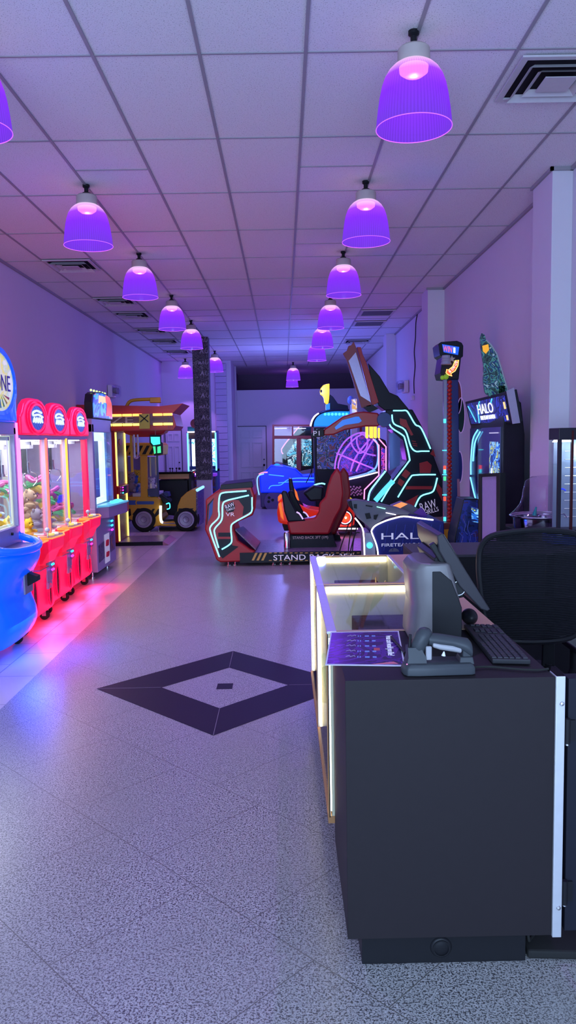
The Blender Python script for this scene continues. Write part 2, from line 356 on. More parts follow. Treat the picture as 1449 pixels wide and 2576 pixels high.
# ---------------------------------------------------------------- ceiling vents
VM = mat('vent_metal', (.52, .5, .52), .5); VD = mat('vent_duct', (.012, .01, .015), .9)
def vent(x, y, label, s=.29, group='louvred ceiling vents on the left'):
    t = thing('ceiling_vent', label, 'vent', (x, y, CH-.04), group)
    sq = lambda a, z: [(x-a, y-a, z), (x+a, y-a, z), (x+a, y+a, z), (x-a, y+a, z)]
    part('duct', VD, t, box(x-s*.9, x+s*.9, y-s*.9, y+s*.9, CH-.012, CH-.009))
    part('frame', VM, t, ring(sq(s, CH-.012), sq(s*.86, CH-.012), (0, 0, -.012)), bevel=.002)
    for k, (a, b) in enumerate(((.80, .66), (.56, .42), (.33, .0))):
        V = sq(s*a, CH-.055+.006*k)+sq(s*b, CH-.02); 
        part('louvre', VM, t, (V, [(i, (i+1) % 4, 4+(i+1) % 4, 4+i) for i in range(4)]+([(4, 5, 6, 7)] if b == 0 else [])) if b else box(x-s*a, x+s*a, y-s*a, y+s*a, CH-.05, CH-.045))
    return t
vent(1.735, 4.98, 'large square ceiling vent beside the nearest lamp, top right corner', .3, None)
vl = ['louvred ceiling vent nearest the camera above the red prize machines', 'second louvred ceiling vent from the front along the left wall', 'third louvred ceiling vent from the front along the left wall', 'fourth louvred ceiling vent from the front along the left wall', 'fifth louvred ceiling vent, just behind the fourth left lamp', 'farthest louvred ceiling vent, beside the wrapped column']
for i, (px, py) in enumerate(((185, 664), (297, 755), (335, 790), (378, 830), (417, 857), (450, 884))):
    p = atz(px, py, CH); vent(-2.575, p.y, vl[i])
def grille(x, y, label, dark=False):
    t = thing('return_grille', label, 'grille', (x, y, CH-.03), 'perforated return grilles on the right')
    part('frame', VM, t, ring([(x-.3, y-.3, CH-.01), (x+.3, y-.3, CH-.01), (x+.3, y+.3, CH-.01), (x-.3, y+.3, CH-.01)], [(x-.26, y-.26, CH-.01), (x+.26, y-.26, CH-.01), (x+.26, y+.26, CH-.01), (x-.26, y+.26, CH-.01)], (0, 0, -.015)))
    part('mesh_panel', mat('perforated_panel', (.10, .10, .10), .7, var=.6, scale=90), t, box(x-.26, x+.26, y-.26, y+.26, CH-.018, CH-.012))
for px, py, l in ((950, 785, 'nearer grey perforated grille in the ceiling right of the lamps'), (931, 812, 'farther grey perforated grille in the ceiling right of the lamps')):
    p = atz(px, py, CH); grille(1.70, p.y, l)
for px, py, l in ((898, 857, 'dark ceiling vent above the tilted red sign board'),):
    p = atz(px, py, CH); vent(p.x, p.y, l, .29, None)
# ---------------------------------------------------------------- pendant lamps
def shade_mat():
    m = bpy.data.materials.new('violet_ribbed_shade'); m.use_nodes = True; nt = m.node_tree; nt.nodes.clear(); N = nt.nodes.new; L = nt.links.new
    o = N('ShaderNodeOutputMaterial'); t = N('ShaderNodeBsdfTransparent'); t.inputs[0].default_value = (.62, .35, 1, 1)
    e = N('ShaderNodeEmission'); tc = N('ShaderNodeTexCoord'); s = N('ShaderNodeSeparateXYZ'); L(tc.outputs['Object'], s.inputs[0])
    # moulded ribs run down the shade
    at2 = N('ShaderNodeMath'); at2.operation = 'ARCTAN2'; L(s.outputs[0], at2.inputs[0]); L(s.outputs[1], at2.inputs[1])
    ml = N('ShaderNodeMath'); ml.operation = 'MULTIPLY'; ml.inputs[1].default_value = 70; L(at2.outputs[0], ml.inputs[0])
    sn = N('ShaderNodeMath'); sn.operation = 'SINE'; L(ml.outputs[0], sn.inputs[0])
    # plastic glows most close under the bulb
    z = N('ShaderNodeMapRange'); z.inputs[1].default_value = -.5; z.inputs[2].default_value = -.15; L(s.outputs[2], z.inputs[0])
    cr = N('ShaderNodeValToRGB'); q = cr.color_ramp.elements; q[0].position = 0; q[0].color = (.20, .05, .80, 1); q[1].position = 1; q[1].color = (1.0, .9, 1.0, 1)
    for p_, c_ in ((.45, (.27, .035, 1, 1)), (.70, (.42, .06, 1, 1)), (.84, (1, .5, 1, 1))): k = q.new(p_); k.color = c_
    L(z.outputs[0], cr.inputs[0]); L(cr.outputs[0], e.inputs[0])
    st = N('ShaderNodeMath'); st.operation = 'MULTIPLY_ADD'; st.inputs[1].default_value = .12; st.inputs[2].default_value = 1.15; L(sn.outputs[0], st.inputs[0]); L(st.outputs[0], e.inputs[1])
    g = N('ShaderNodeBsdfGlossy'); g.inputs['Roughness'].default_value = .15
    x1 = N('ShaderNodeMixShader'); x1.inputs[0].default_value = .72; L(t.outputs[0], x1.inputs[1]); L(e.outputs[0], x1.inputs[2])
    x2 = N('ShaderNodeMixShader'); x2.inputs[0].default_value = .04; L(x1.outputs[0], x2.inputs[1]); L(g.outputs[0], x2.inputs[2]); L(x2.outputs[0], o.inputs[0])
    return m
LAMPG = 'violet pendant lamps in two rows'
lx, ly = .755, 4.42
lamp0 = thing('pendant_lamp', 'large violet pendant lamp nearest the camera in the right row', 'lamp', (lx, ly, CH), LAMPG)
part('socket', BLACK, lamp0, lathe([(.0, CH-.001), (.03, CH-.001), (.03, CH-.02), (.018, CH-.03), (.018, CH-.06), (.036, CH-.07), (.04, CH-.10), (0, CH-.10)], (lx, ly, 0), 20), smooth=True)
part('collar', mat('lamp_collar', (.42, .37, .35), .55), lamp0, lathe([(0, CH-.09), (.078, CH-.09), (.088, CH-.10), (.090, CH-.185), (.082, CH-.19), (0, CH-.19)], (lx, ly, 0), 32), smooth=True)
prof = [(.085, -.168), (.112, -.185), (.138, -.21), (.160, -.245), (.176, -.29), (.188, -.345), (.198, -.41), (.204, -.46), (.208, -.51)]
shd = part('shade', shade_mat(), lamp0, lathe([(r, CH+h) for r, h in prof]+[(r-.004, CH+h) for r, h in prof[::-1]], (lx, ly, 0), 56), smooth=True)
part('rim', glow('rim_glow', (.55, .12, 1.0), 1.2), shd, lathe([(.208+.0025*math.cos(a), CH-.512+.0025*math.sin(a)) for a in [i*PI/3 for i in range(7)]], (lx, ly, 0), 56), smooth=True)
part('bulb', glow('bulb_glow', (1, .85, 1), 30), lamp0, lathe([(0, CH-.19), (.08, CH-.19), (.078, CH-.215), (.05, CH-.235), (0, CH-.24)], (lx, ly, 0), 24), smooth=True)
LP = [(.755, 6.87, 'second violet pendant lamp from the camera in the right row'), (.755, 9.36, 'third violet pendant lamp from the camera in the right row'), (.77, 12.1, 'fourth violet pendant lamp from the camera in the right row'),
      (.77, 14.6, 'fifth violet pendant lamp from the camera in the right row'), (.77, 17.0, 'sixth violet pendant lamp in the right row, above the car ride'),
      (.33, 22.5, 'upper of the two farthest violet pendant lamps, before the dark recess'), (.33, 25.4, 'lower of the two farthest violet pendant lamps, inside the dark recess'),
      (-1.655, 4.35, 'violet pendant lamp cut by the left edge of the photo'), (-1.655, 6.85, 'second violet pendant lamp from the camera in the left row'), (-1.655, 9.28, 'third violet pendant lamp from the camera in the left row'),
      (-1.655, 11.92, 'fourth violet pendant lamp from the camera in the left row'), (-1.655, 14.4, 'violet pendant lamp just in front of the wrapped column'),
      (-1.655, 19.3, 'violet pendant lamp half hidden behind the wrapped column'), (-2.6, 21.0, 'small violet pendant lamp left of the column by the back wall')]
for x, y, l in LP: copy_tree(lamp0, (x, y, CH), label=l, group=LAMPG)
for x, y in [(lx, ly)]+[(a, b) for a, b, c in LP]:
    light('lamp_light', 'POINT', (x, y, CH-.25), (.50, .19, 1.0), 96, .02)
# daylight through the shop front
light('daylight', 'AREA', (-.45, -2.95, 1.8), (.46, .68, 1.0), 520, 4.6, (-.45, 5, 3.2), 2.8)
w = bpy.data.worlds.new('world'); bpy.context.scene.world = w; w.use_nodes = True
w.node_tree.nodes['Background'].inputs[0].default_value = (.45, .55, .8, 1); w.node_tree.nodes['Background'].inputs[1].default_value = .4
# ---------------------------------------------------------------- things on the walls
def emergency(Y, X, z, s, label):
    """two-headed emergency light; s = +1 faces the room from the right wall"""
    t = thing('emergency_light', label, 'emergency light', (X, Y, z))
    a = X; b = X-s*.09
    part('housing', WHITE, t, box(min(a, b), max(a, b), Y-.17, Y+.17, z, z+.24), bevel=.02)
    for k in (-1, 1): part('lamp_head', mat('smoked_lens', (.3, .3, .34), .25), t, lathe([(0, b), (.05, b), (.055, b-s*.04), (.04, b-s*.08), (0, b-s*.09)] if 0 else [(0, 0), (.05, 0), (.055, .04), (.04, .07), (0, .08)], (0, 0, 0), 20, 'x') if 0 else cone((b, Y+k*.085, z+.13), (b-s*.08, Y+k*.085, z+.13), .045, .06, 20), smooth=True)
    part('clear_cover', glass('cover_glass', (.9, .9, .95)), t, box(min(b, b-s*.11), max(b, b-s*.11), Y-.17, Y+.17, z+.01, z+.24), bevel=.03)
p = atx(1025, 973, 2.445); emergency(p.y, 2.445, p.z-.12, 1, 'white twin-head emergency light on the right wall below the hanging cable')
p = atx(275, 985, -3.355); emergency(p.y, -3.355, p.z-.12, -1, 'white twin-head emergency light on the left wall behind the grey prize machine')
p = atx(1041, 1001, 2.45); single('wall_sensor', 'small dark-faced sensor box on the right wall beside the emergency light', 'sensor', WHITE, box(2.40, 2.45, p.y-.09, p.y+.09, p.z-.04, p.z+.04), bevel=.01)
single('wall_cable', 'thin dark cable hanging down the right wall from the ceiling', 'cable', RUBBER, tube(smooth_pts([atx(x, y, 2.44) for x, y in ((1050, 790), (1046, 812), (1045, 850), (1042, 885), (1044, 920), (1041, 960), (1042, 990))], 4), .008, 6))
# ---------------------------------------------------------------- on and behind the far counter
# glass merchandiser cabinet
NB = mat('cabinet_black', (.02, .018, .028), .35)
t = thing('glass_cabinet', 'tall black framed glass cabinet at the right edge, lit inside', 'cabinet', (2.14, 5.6, .966))
y0, y1, x0, x1, z0, z1 = 5.45, 5.66, 1.955, 2.40, .966, 1.765
part('base', NB, t, box(x0, x1, y0, y1, z0, z0+.07), bevel=.004); part('header', NB, t, box(x0, x1, y0, y1, z1-.085, z1), bevel=.004)
for b_ in (box(x0, x0+.022, y0, y0+.03, z0+.07, z1-.085), box(x1-.03, x1, y1-.03, y1, z0+.07, z1-.085)): part('post', NB, t, b_)
part('front_post', mat('red_black_post', (.05, .006, .008), .3), t, box(2.045, 2.06, y0-.004, y0+.02, z0+.07, z1-.02), label='dark red front post')
part('back_wall', mat('cabinet_back', (.25, .30, .40), .3), t, box(x0+.03, x1-.03, y1-.02, y1-.01, z0+.07, z1-.085))
part('pane', PANE, t, box(x0+.035, x1-.01, y0, y0+.006, z0+.07, z1-.085)); part('side_pane', PANE, t, box(x0+.004, x0+.01, y0+.03, y1-.03, z0+.07, z1-.085))
part('lamp_disc', glow('cabinet_lamp', (.75, .9, 1), 8), t, lathe([(0, z1-.10), (.07, z1-.10), (.06, z1-.086), (0, z1-.086)], (2.02, 5.56, 0), 28))
for k in range(9): part('shelf_rail', ALU, t, tube([(x0+.10, y1-.06, z0+.15+k*.06), (x1-.05, y1-.06, z0+.15+k*.06), (x1-.05, y1-.03, z0+.15+k*.06)], .004, 6))
part('hinge_bar', mat('blue_handle', (.02, .05, .6), .3, 0, (.02, .05, 1), .6), t, tube(smooth_pts([(1.995, 5.52, 1.325), (2.015, 5.52, 1.327), (2.035, 5.52, 1.315)], 4), .006, 8))
part('wire_hook', CHROME, t, tube(smooth_pts([(1.965, 5.50, 1.14), (1.995, 5.50, 1.15), (2.025, 5.50, 1.143), (2.04, 5.50, 1.12)], 4), .005, 8))
light('cabinet_light', 'POINT', (2.2, 5.54, 1.6), (.55, .75, 1), 3.5, .04)
# bowl-shaped floss machine with clear hood
t = thing('candy_floss_machine', 'round metal tub floss machine under a clear plastic bubble', 'machine', (2.10, 6.16, .966))
cx_, cy_ = 2.10, 6.16
part('tub', mat('polished_tub', (.5, .5, .55), .12, 1), t, lathe([(0, .967), (.235, .967), (.24, .975), (.242, 1.055), (.262, 1.062), (.27, 1.07), (.255, 1.072), (.235, 1.06), (.23, 1.0), (0, .99)], (cx_, cy_, 0), 48), smooth=True)
part('rim', CHROME, t, lathe([(.266+.007*math.cos(a), 1.072+.007*math.sin(a)) for a in [i*PI/4 for i in range(9)]], (cx_, cy_, 0), 48), smooth=True)
part('hood', glass('hood_plastic', (.93, .9, .97), .25), t, lathe([(.27, 1.078), (.235, 1.11), (.195, 1.16), (.175, 1.22), (.168, 1.28), (.15, 1.35), (.10, 1.385), (.0, 1.395)], (cx_, cy_, 0), 48), smooth=True)
part('spinner', CHROME, t, lathe([(0, .99), (.045, 1.0), (.05, 1.06), (.04, 1.075), (0, 1.075)], (cx_, cy_, 0), 24), smooth=True)
part('motor_cap', mat('teal_cap', (.0, .35, .35), .3), t, cone((cx_-.08, cy_, 1.07), (cx_-.065, cy_, 1.14), .018, .006, 12))
# blue basket of wrapped sweets
t = thing('snack_tray', 'shallow blue tray heaped with clear wrapped snacks at the right edge', 'tray', (2.1, 5.28, .966))
BT = mat('tray_blue', (.02, .045, .35), .4)
part('tray', BT, t, ring([(1.835, 5.18, .968), (2.38, 5.18, .968), (2.38, 5.42, .968), (1.835, 5.42, .968)], [(1.845, 5.19, .968), (2.37, 5.19, .968), (2.37, 5.41, .968), (1.845, 5.41, .968)], (0, 0, .052)), box(1.84, 2.375, 5.185, 5.415, .967, .972), bevel=.002)
for i in range(9):
    random.seed(30+i); x = 1.88+.055*i; 
    b = ball((0, 0, 0), .03, .028, .02, 8, 6); b = ([v*random.uniform(.8, 1.15) for v in b[0]], b[1])
    single('wrapped_snack', 'crinkled clear wrapped snack heaped in the blue tray', 'snack', mat('wrap_film'+str(i % 3), [(.35, .3, .5), (.2, .28, .45), (.08, .16, .1)][i % 3], .2), xf(b, Matrix.Translation((x, 5.26+.08*(i % 2), .9935+.016*(i % 3)))), group='wrapped snacks in the blue tray')
# framed board standing on a pedestal
t = thing('display_stand', 'black framed lavender board on a slim stand left of the tall black game cabinet', 'stand', (1.72, 6.25, 0))
a = atx(1203, 1190, 1.66); 
P = lambda px, py, Y: at(px, py, Y)
o = [P(1203, 1192, 6.5), P(1257, 1189, 6.05), P(1257, 1394, 6.05), P(1203, 1372, 6.5)]; q = [P(1210, 1200, 6.45), P(1248, 1198, 6.12), P(1248, 1378, 6.12), P(1210, 1364, 6.45)]
n_ = (o[1]-o[0]).cross(o[3]-o[0]).normalized(); n_ = n_ if n_.y > 0 else -n_
part('frame', BLACK, t, ring(o, q, n_*.05), bevel=.003); part('board', mat('lavender_board', (.35, .28, .5), .5), t, slab([p+n_*.01 for p in q], n_*.03))
m_ = (o[2]+o[3])/2+n_*.025
part('pole', BLACK, t, cyl((m_.x, m_.y, .02), (m_.x, m_.y, m_.z+.02), .025, 14)); part('foot', BLACK, t, lathe([(0, .0), (.12, .0), (.12, .015), (0, .03)], (m_.x, m_.y, 0), 28))
# ================================================================ the service counter
WOODT = mat('tan_laminate', (.55, .33, .22), .4, var=.15, scale=12); CREAM = mat('case_liner', (.60, .56, .38), .6)
LED = glow('case_led', (1, .90, .60), 10)
t = thing('checkout_counter', 'dark grey laminate counter block nearest the camera with recessed black plinth', 'counter', (.51, 2.64, 0))
part('body', mat('counter_front', (.019, .015, .018), .55), t, box(.18, .838, 2.335, 2.945, .108, .965), bevel=.002)
pl = part('plinth', BLACK, t, box(.228, .765, 2.365, 2.93, 0, .107), bevel=.002)
part('port_cover', BLACK, pl, lathe([(0, -.003), (.03, -.003), (.034, .0), (.036, .004)], (.487, 2.361, .055), 28, 'y'), lathe([(.024, -.006), (.028, -.006), (.028, 0), (.024, 0)], (.487, 2.361, .055), 28, 'y'), smooth=True)
t = thing('corner_strip', 'brushed aluminium corner strip screwed to the right edge of the dark counter', 'metal strip', (.853, 2.34, .105))
part('angle', ALU, t, box(.839, .868, 2.328, 2.333, .105, .968), box(.839, .842, 2.333, 2.39, .105, .968), bevel=.0015)
for z in (.880, .205): part('screw', CHROME, t, lathe([(0, -.004), (.006, -.003), (.008, 0)], (.858, 2.328, z), 14, 'y'), smooth=True)
t = thing('counter_gate', 'black swing gate panel hung beside the aluminium strip, right edge', 'gate', (1.3, 2.37, .11))
part('panel', mat('gate_laminate', (.012, .013, .022), .5), t, box(.884, 1.75, 2.345, 2.40, .115, .955), bevel=.003)
for z in (.79, .255):
    h = part('hinge', BLACK, t, cyl((.878, 2.333, z-.04), (.878, 2.333, z+.04), .009, 14), box(.868, .905, 2.337, 2.344, z-.033, z+.033), smooth=True)
    part('hinge_pin', CHROME, h, cyl((.878, 2.333, z-.046), (.878, 2.333, z-.04), .006, 10))
single('floor_mat', 'black rubber mat on the floor under the swing gate', 'mat', RUBBER, slab([(.775, 2.37, .002), (1.0, 2.355, .002), (1.7, 2.35, .002), (1.7, 3.4, .002), (.775, 3.4, .002)], (0, 0, .03)), bevel=.008)
single('floor_cable', 'black cable trailing from the counter onto the rubber mat', 'cable', RUBBER, tube(smooth_pts([(.80, 2.5, .30), (.79, 2.45, .15), (.785, 2.40, .06), (.80, 2.42, .04), (.86, 2.5, .04)], 6), .005, 8), smooth=True)

def display_case(y0, y1, label):
    t = thing('display_case', label, 'display case', (.495, (y0+y1)/2, 0), 'lit glass display cases')
    x0, x1 = .158, .835
    part('base', mat('oak_edge', (.42, .20, .08), .5), t, box(x0-.004, x1, y0, y1, .182, .212), label='tan wood edge at the foot of the glass')
    part('plinth', BLACK, t, box(x0+.06, x1-.03, y0+.001, y1-.001, 0, .185))
    part('back_panel', CREAM, t, box(.66, .675, y0+.012, y1-.012, .21, .955))
    part('liner', CREAM, t, box(x0+.012, .66, y1-.012, y1-.002, .206, .958), box(x0+.012, .66, y0+.002, y0+.012, .206, .958), box(x0+.01, .66, y0+.012, y1-.012, .206, .212))
    part('storage_body', DARK, t, box(.676, x1-.006, y0+.002, y1-.002, .206, .946))
    part('frame', ALU, t, box(x0, x0+.038, y0, y1, .958, .967), box(x0, x0+.006, y0, y0+.022, .206, .958), box(x0, x0+.006, y1-.022, y1, .206, .958), box(.655, .672, y0, y1, .958, .967), bevel=.001)
    for b_ in (box(x0+.038, .655, y0, y0+.018, .957, .967), box(x0+.038, .655, y1-.006, y1, .957, .967)): part('edge_trim', WOODT, t, b_)
    part('edge_post', mat('oak_edge', (1, 1, 1)), t, box(x0-.004, x0+.004, y0, y0+.012, .212, .957))
    part('top_glass', PANE, t, box(x0+.038, .655, y0+.018, y1-.006, .959, .965))
    part('side_glass', PANE, t, box(x0+.001, x0+.004, y0+.022, y1-.022, .206, .957))
    part('ledge', WOODT, t, box(.672, x1, y0, y1, .947, .967), bevel=.002)
    part('led_strip', LED, t, box(x0+.05, .65, y1-.022, y1-.012, .925, .952), box(x0+.008, x0+.02, y1-.036, y1-.024, .22, .93), box(x0+.008, x0+.02, y0+.026, y0+.038, .22, .93))
    part('shelf', glass('shelf_glass', (.85, .95, .9)), t, box(x0+.01, .655, y0+.015, y1-.015, .60, .606))
    return t
display_case(2.947, 3.925, 'lit glass display case next to the dark counter, below the paper sheet'); display_case(3.93, 4.90, 'lit glass display case farther from the camera, nearest the ride platform')
bx = lambda n, l, m, x0, x1, y0, y1, z0, z1: (lambda o: o)(thing(n, l, 'box', ((x0+x1)/2, (y0+y1)/2, z0)))
def carton(label, x0, x1, y0, y1, z0, z1, cols, cut):
    t = thing('boxed_prize', label, 'box', ((x0+x1)/2, (y0+y1)/2, z0))
    part('carton', art('carton_'+str(cut), cols, 14, .9, spec=.05), t, box(x0, x1, y0, y1, z0, z1), bevel=.003)
    part('front_label', mat('carton_label'+str(cut), cols[-1], .8), t, box(x0+.05, x1+.001, y0-.002, y0, z0+.02, z1-.02))
carton('dark grey boxed prize inside the display case next to the counter', .33, .63, 3.47, 3.80, .607, .83, [(.006, .006, .01), (.012, .013, .02), (.03, .032, .045), (.008, .008, .014)], 1)
carton('dark boxed prize with a red corner inside the farther display case', .30, .56, 4.27, 4.66, .607, .85, [(.006, .006, .01), (.015, .015, .03), (.09, .008, .008)], 2)
single('gold_emblem', 'small gold metal letters piece standing beside the boxed prize in the farther case', 'ornament', mat('gold_letters', (.85, .6, .25), .3, .8), tube(smooth_pts([(.50, 4.24, .61), (.505, 4.24, .93), (.51, 4.24, .88), (.53, 4.24, .91), (.54, 4.24, .87), (.56, 4.24, .92), (.57, 4.24, .88), (.60, 4.24, .91), (.61, 4.24, .87)], 4), .004, 6), smooth=True)

# far counter across the back of the booth
t = thing('back_counter', 'long black counter across the back of the booth, far side of the office chair', 'counter', (1.65, 5.3, 0))
part('body', BLACK, t, slab([(.84, 4.87, .1), (2.42, 4.87, .1), (2.42, 6.5, .1), (1.86, 6.5, .1), (1.86, 5.4, .1), (.84, 5.4, .1)], (0, 0, .845))); part('worktop', DARK, t, slab([(.838, 4.86, .945), (2.42, 4.86, .945), (2.42, 6.52, .945), (1.85, 6.52, .945), (1.85, 5.42, .945), (.838, 5.42, .945)], (0, 0, .02)), bevel=.003); part('plinth', BLACK, t, slab([(.9, 4.93, 0), (2.4, 4.93, 0), (2.4, 6.4, 0), (1.9, 6.4, 0), (1.9, 5.34, 0), (.9, 5.34, 0)], (0, 0, .1)))

# ---------------------------------------------------------------- on the counter
# printed sheet
Z = .9665
t = thing('price_sheet', 'glossy purple printed sheet with white border lying by the scanner', 'sheet', (.28, 2.70, Z))
c4 = [Vector((.127, 2.499, Z)), Vector((.39, 2.469, Z)), Vector((.438, 2.935, Z)), Vector((.172, 2.934, Z))]
def on(u, v, h=0): return c4[0]*(1-u)*(1-v)+c4[1]*u*(1-v)+c4[2]*u*v+c4[3]*(1-u)*v+Vector((0, 0, h))
def sheetq(u0, u1, v0, v1, h, th): return slab([on(u0, v0, h), on(u1, v0, h), on(u1, v1, h), on(u0, v1, h)], (0, 0, th))
part('border', mat('paper_white', (.75, .75, .85), .35), t, sheetq(0, 1, 0, 1, 0, .0015))
part('print', art('sheet_art', [(.03, .012, .10), (.05, .02, .13), (.10, .03, .28), (.035, .02, .09), (.16, .05, .4)], 5, .18, 0, 2.5), t, sheetq(.02, .98, .03, .97, .0016, .0004))
ux = (on(1, .5)-on(0, .5)).normalized(); uy = (on(.5, 1)-on(.5, 0)).normalized()
text('heading', 'What card would you like?', PAINTW, t, on(.83, .55, .0022), -uy, ux, h=.030, w=.27, depth=.0006)
SB = mat('sheet_blue', (.2, .35, .75), .4); SR = mat('sheet_red', (.55, .08, .06), .4)
for i in range(5):
    v = .2+i*.155
    part('price_block', SB, t, sheetq(.50, .56, v, v+.035, .0021, .0004), sheetq(.60, .65, v, v+.035, .0021, .0004), sheetq(.40, .415, v, v+.04, .0021, .0004), sheetq(.43, .445, v, v+.04, .0021, .0004))
    part('scribble', mat('sheet_mark', (.5, .4, .6), .4), t, tube(smooth_pts([on(.25+.03*k+.02*(k % 2), v+.02+(.03 if k % 2 else 0), .0026) for k in range(5)], 3), .001, 4))
part('red_block', SR, t, sheetq(.62, .70, .40, .47, .0021, .0004)); part('pink_streak', mat('sheet_pink', (.8, .2, .25), .4), t, slab([on(.58, .03, .0021), on(.92, .05, .0021), on(.86, .10, .0021)], (0, 0, .0004)))
single('pen', 'slim dark pen lying across the right edge of the printed sheet', 'pen', BLACK, tube([(.392, 2.82, .975), (.41, 2.60, .975)], [.004, .005], 10), smooth=True)

# barcode scanner and its cradle
GP = mat('cradle_grey', (.045, .05, .058), .38); LG = mat('scanner_grey', (.33, .32, .34), .45)
t = thing('scanner_cradle', 'charcoal charging cradle at the near edge of the counter under the scanner', 'scanner cradle', (.48, 2.41, .9665))
oc = [(-.115, -.035), (-.105, -.052), (-.07, -.056), (.10, -.050), (.112, -.042), (.114, .0), (.108, .045), (.0, .05), (-.08, .052), (-.105, .045), (-.118, .0)]
X0, Y0 = .485, 2.415
part('base', GP, t, loft([[(X0+a*k, Y0+b*k, z) for a, b in oc] for k, z in ((1, .9667), (1.0, .985), (.96, .995), (.88, 1.002))]), bevel=.002, smooth=True)
part('cup', GP, t, loft([[(X0+cx_+a, Y0+b, z) for a, b in ((-.028*s, -.03*s), (.028*s, -.03*s), (.03*s, 0), (.028*s, .03*s), (-.028*s, .03*s), (-.03*s, 0))] for cx_, z, s in ((-.072, .995, 1.15), (-.070, 1.02, 1), (-.078, 1.05, .75))]), smooth=True)
part('rest', GP, t, loft([[(X0+.088+a*s, Y0+b*s, z) for a, b in ((-.022, -.03), (.022, -.03), (.022, .03), (-.022, .03))] for z, s in ((.995, 1.1), (1.018, .9))]), bevel=.003)
part('antenna', BLACK, t, tube([(.392, 2.41, .995), (.396, 2.41, 1.09)], [.006, .0045], 12), smooth=True)
part('status_light', glow('status_led', (1, .25, .6), 1.5), t, ball((.385, 2.385, .998), .006, .006, .004))
t = thing('barcode_scanner', 'dark barcode scanner with light grey grip resting on its cradle', 'scanner', (.49, 2.415, 1.0))
hd = [((.425, 1.012), .014), ((.418, 1.03), .022), ((.425, 1.055), .026), ((.438, 1.082), .027), ((.448, 1.10), .022), ((.452, 1.108), .010)]
def oval(c, ru, rz, n, dirx, Yc=2.415, ry=.026):
    return [Vector((c[0]+ru*math.cos(a)*dirx[0], Yc+ry*math.sin(a), c[1]+ru*math.cos(a)*dirx[1])) for a in [2*PI*i/n for i in range(n)]]
part('head', GP, t, loft([oval(c, r, r, 16, (.93, -.36), ry=r*1.05) for c, r in hd]), smooth=True)
part('body', GP, t, loft([oval(c, r, r, 16, (0, 1), ry=r*1.1) for c, r in (((.455, 1.073), .020), ((.49, 1.068), .022), ((.53, 1.062), .021), ((.565, 1.052), .024), ((.582, 1.045), .028), ((.592, 1.035), .026), ((.596, 1.03), .012))]), smooth=True)
part('tail', GP, t, loft([[(x, 2.415+b, z) for x, b in ((.562, -.02), (.592, -.02), (.592, .02), (.562, .02))] for z in (1.005, 1.04)]), bevel=.006)
part('grip', LG, t, loft([oval(c, r, r, 12, (0, 1), Yc=2.408, ry=.020) for c, r in (((.466, 1.058), .010), ((.49, 1.052), .013), ((.53, 1.045), .013), ((.558, 1.038), .011))]), part and box(.443, .462, 2.386, 2.40, 1.01, 1.055), smooth=True, bevel=.004, label='light grey rubber grip')
part('trigger', WHITE, t, cone((.50, 2.395, 1.022), (.502, 2.395, 1.036), .007, .002, 10))
single('scanner_cable', 'black cable running from the scanner cradle to the right edge of the counter', 'cable', RUBBER, tube(smooth_pts([(.60, 2.42, .975), (.66, 2.43, .972), (.74, 2.40, .972), (.80, 2.39, .971), (.838, 2.40, .971)], 6), .004, 8), smooth=True)

# keyboard and mouse
t = thing('keyboard', 'black computer keyboard lying lengthwise along the right of the counter', 'keyboard', (.74, 2.71, .967))
kb = [Vector((.678, 2.472, .969)), Vector((.800, 2.455, .969)), Vector((.823, 2.93, .969)), Vector((.696, 2.95, .969))]
def kp(u, v, z): p = kb[0]*(1-u)*(1-v)+kb[1]*u*(1-v)+kb[2]*u*v+kb[3]*(1-u)*v; p.z += z; return p
KM = mat('keyboard_shell', (.03, .03, .035), .4); KK = mat('key_cap', (.045, .042, .052), .35)
part('shell', KM, t, slab([kp(0, 0, 0), kp(1, 0, 0), kp(1, 1, 0), kp(0, 1, 0)], (0, 0, .016)), bevel=.003)
n = 0
for r in range(6):
    for c in range(21 if r < 5 else 12):
        if (c in (15, 19) and r in (3, 4)) or c in (14, 18): continue
        if n >= 100: break
        n += 1
        u0 = .9-r*.155-.12; v0 = .02+c*.046
        if r == 0: u0 = .82
        part('key', KK, t, slab([kp(u0, v0, .016), kp(u0+.125, v0, .016), kp(u0+.125, v0+.038, .016), kp(u0, v0+.038, .016)], (0, 0, .005)), bevel=.001, seg=1)
single('computer_mouse', 'black computer mouse behind the far end of the keyboard', 'mouse', BLACK, ball((.735, 3.02, .999), .032, .05, .032, 20, 12), sub=1)

# point-of-sale terminal: a stand, its neck and the touch screen seen from behind
t = thing('sale_terminal', 'point of sale touch screen seen from behind on a tall rounded stand', 'terminal', (.56, 2.9, .967))
st = [(.455, 2.80), (.475, 2.755), (.52, 2.735), (.625, 2.735), (.64, 2.75), (.64, 3.02), (.50, 3.03), (.46, 2.98)]
def sec(z, sx, lean): return [(.64-(.64-x)*sx+lean, y, z) for x, y in st]
part('stand', mat('stand_grey_lit', (.13, .118, .125), .38), t, loft([sec(.968, 1.0, 0), sec(1.02, .99, .0), sec(1.10, .93, 0), sec(1.18, .86, -.02), sec(1.235, .80, -.035), sec(1.262, .62, -.045)]), bevel=.008, seg=3, smooth=True)  # grey lightened to paint in the case LED light on the stand
part('side_panel', BLACK, t, slab([(.53, 2.733, .97), (.638, 2.733, .97), (.638, 2.733, 1.10), (.60, 2.733, 1.20), (.56, 2.733, 1.235), (.53, 2.733, 1.235)], (0, .01, 0)), bevel=.003)
TLn = Vector((.572, 2.76, 1.372)); BRn = Vector((.748, 2.76, 1.085)); dn = (BRn-TLn).normalized(); nrm = Vector((dn.z, 0, -dn.x)); nrm = -nrm if nrm.x > 0 else nrm     # nrm points away from the viewer side of the screen
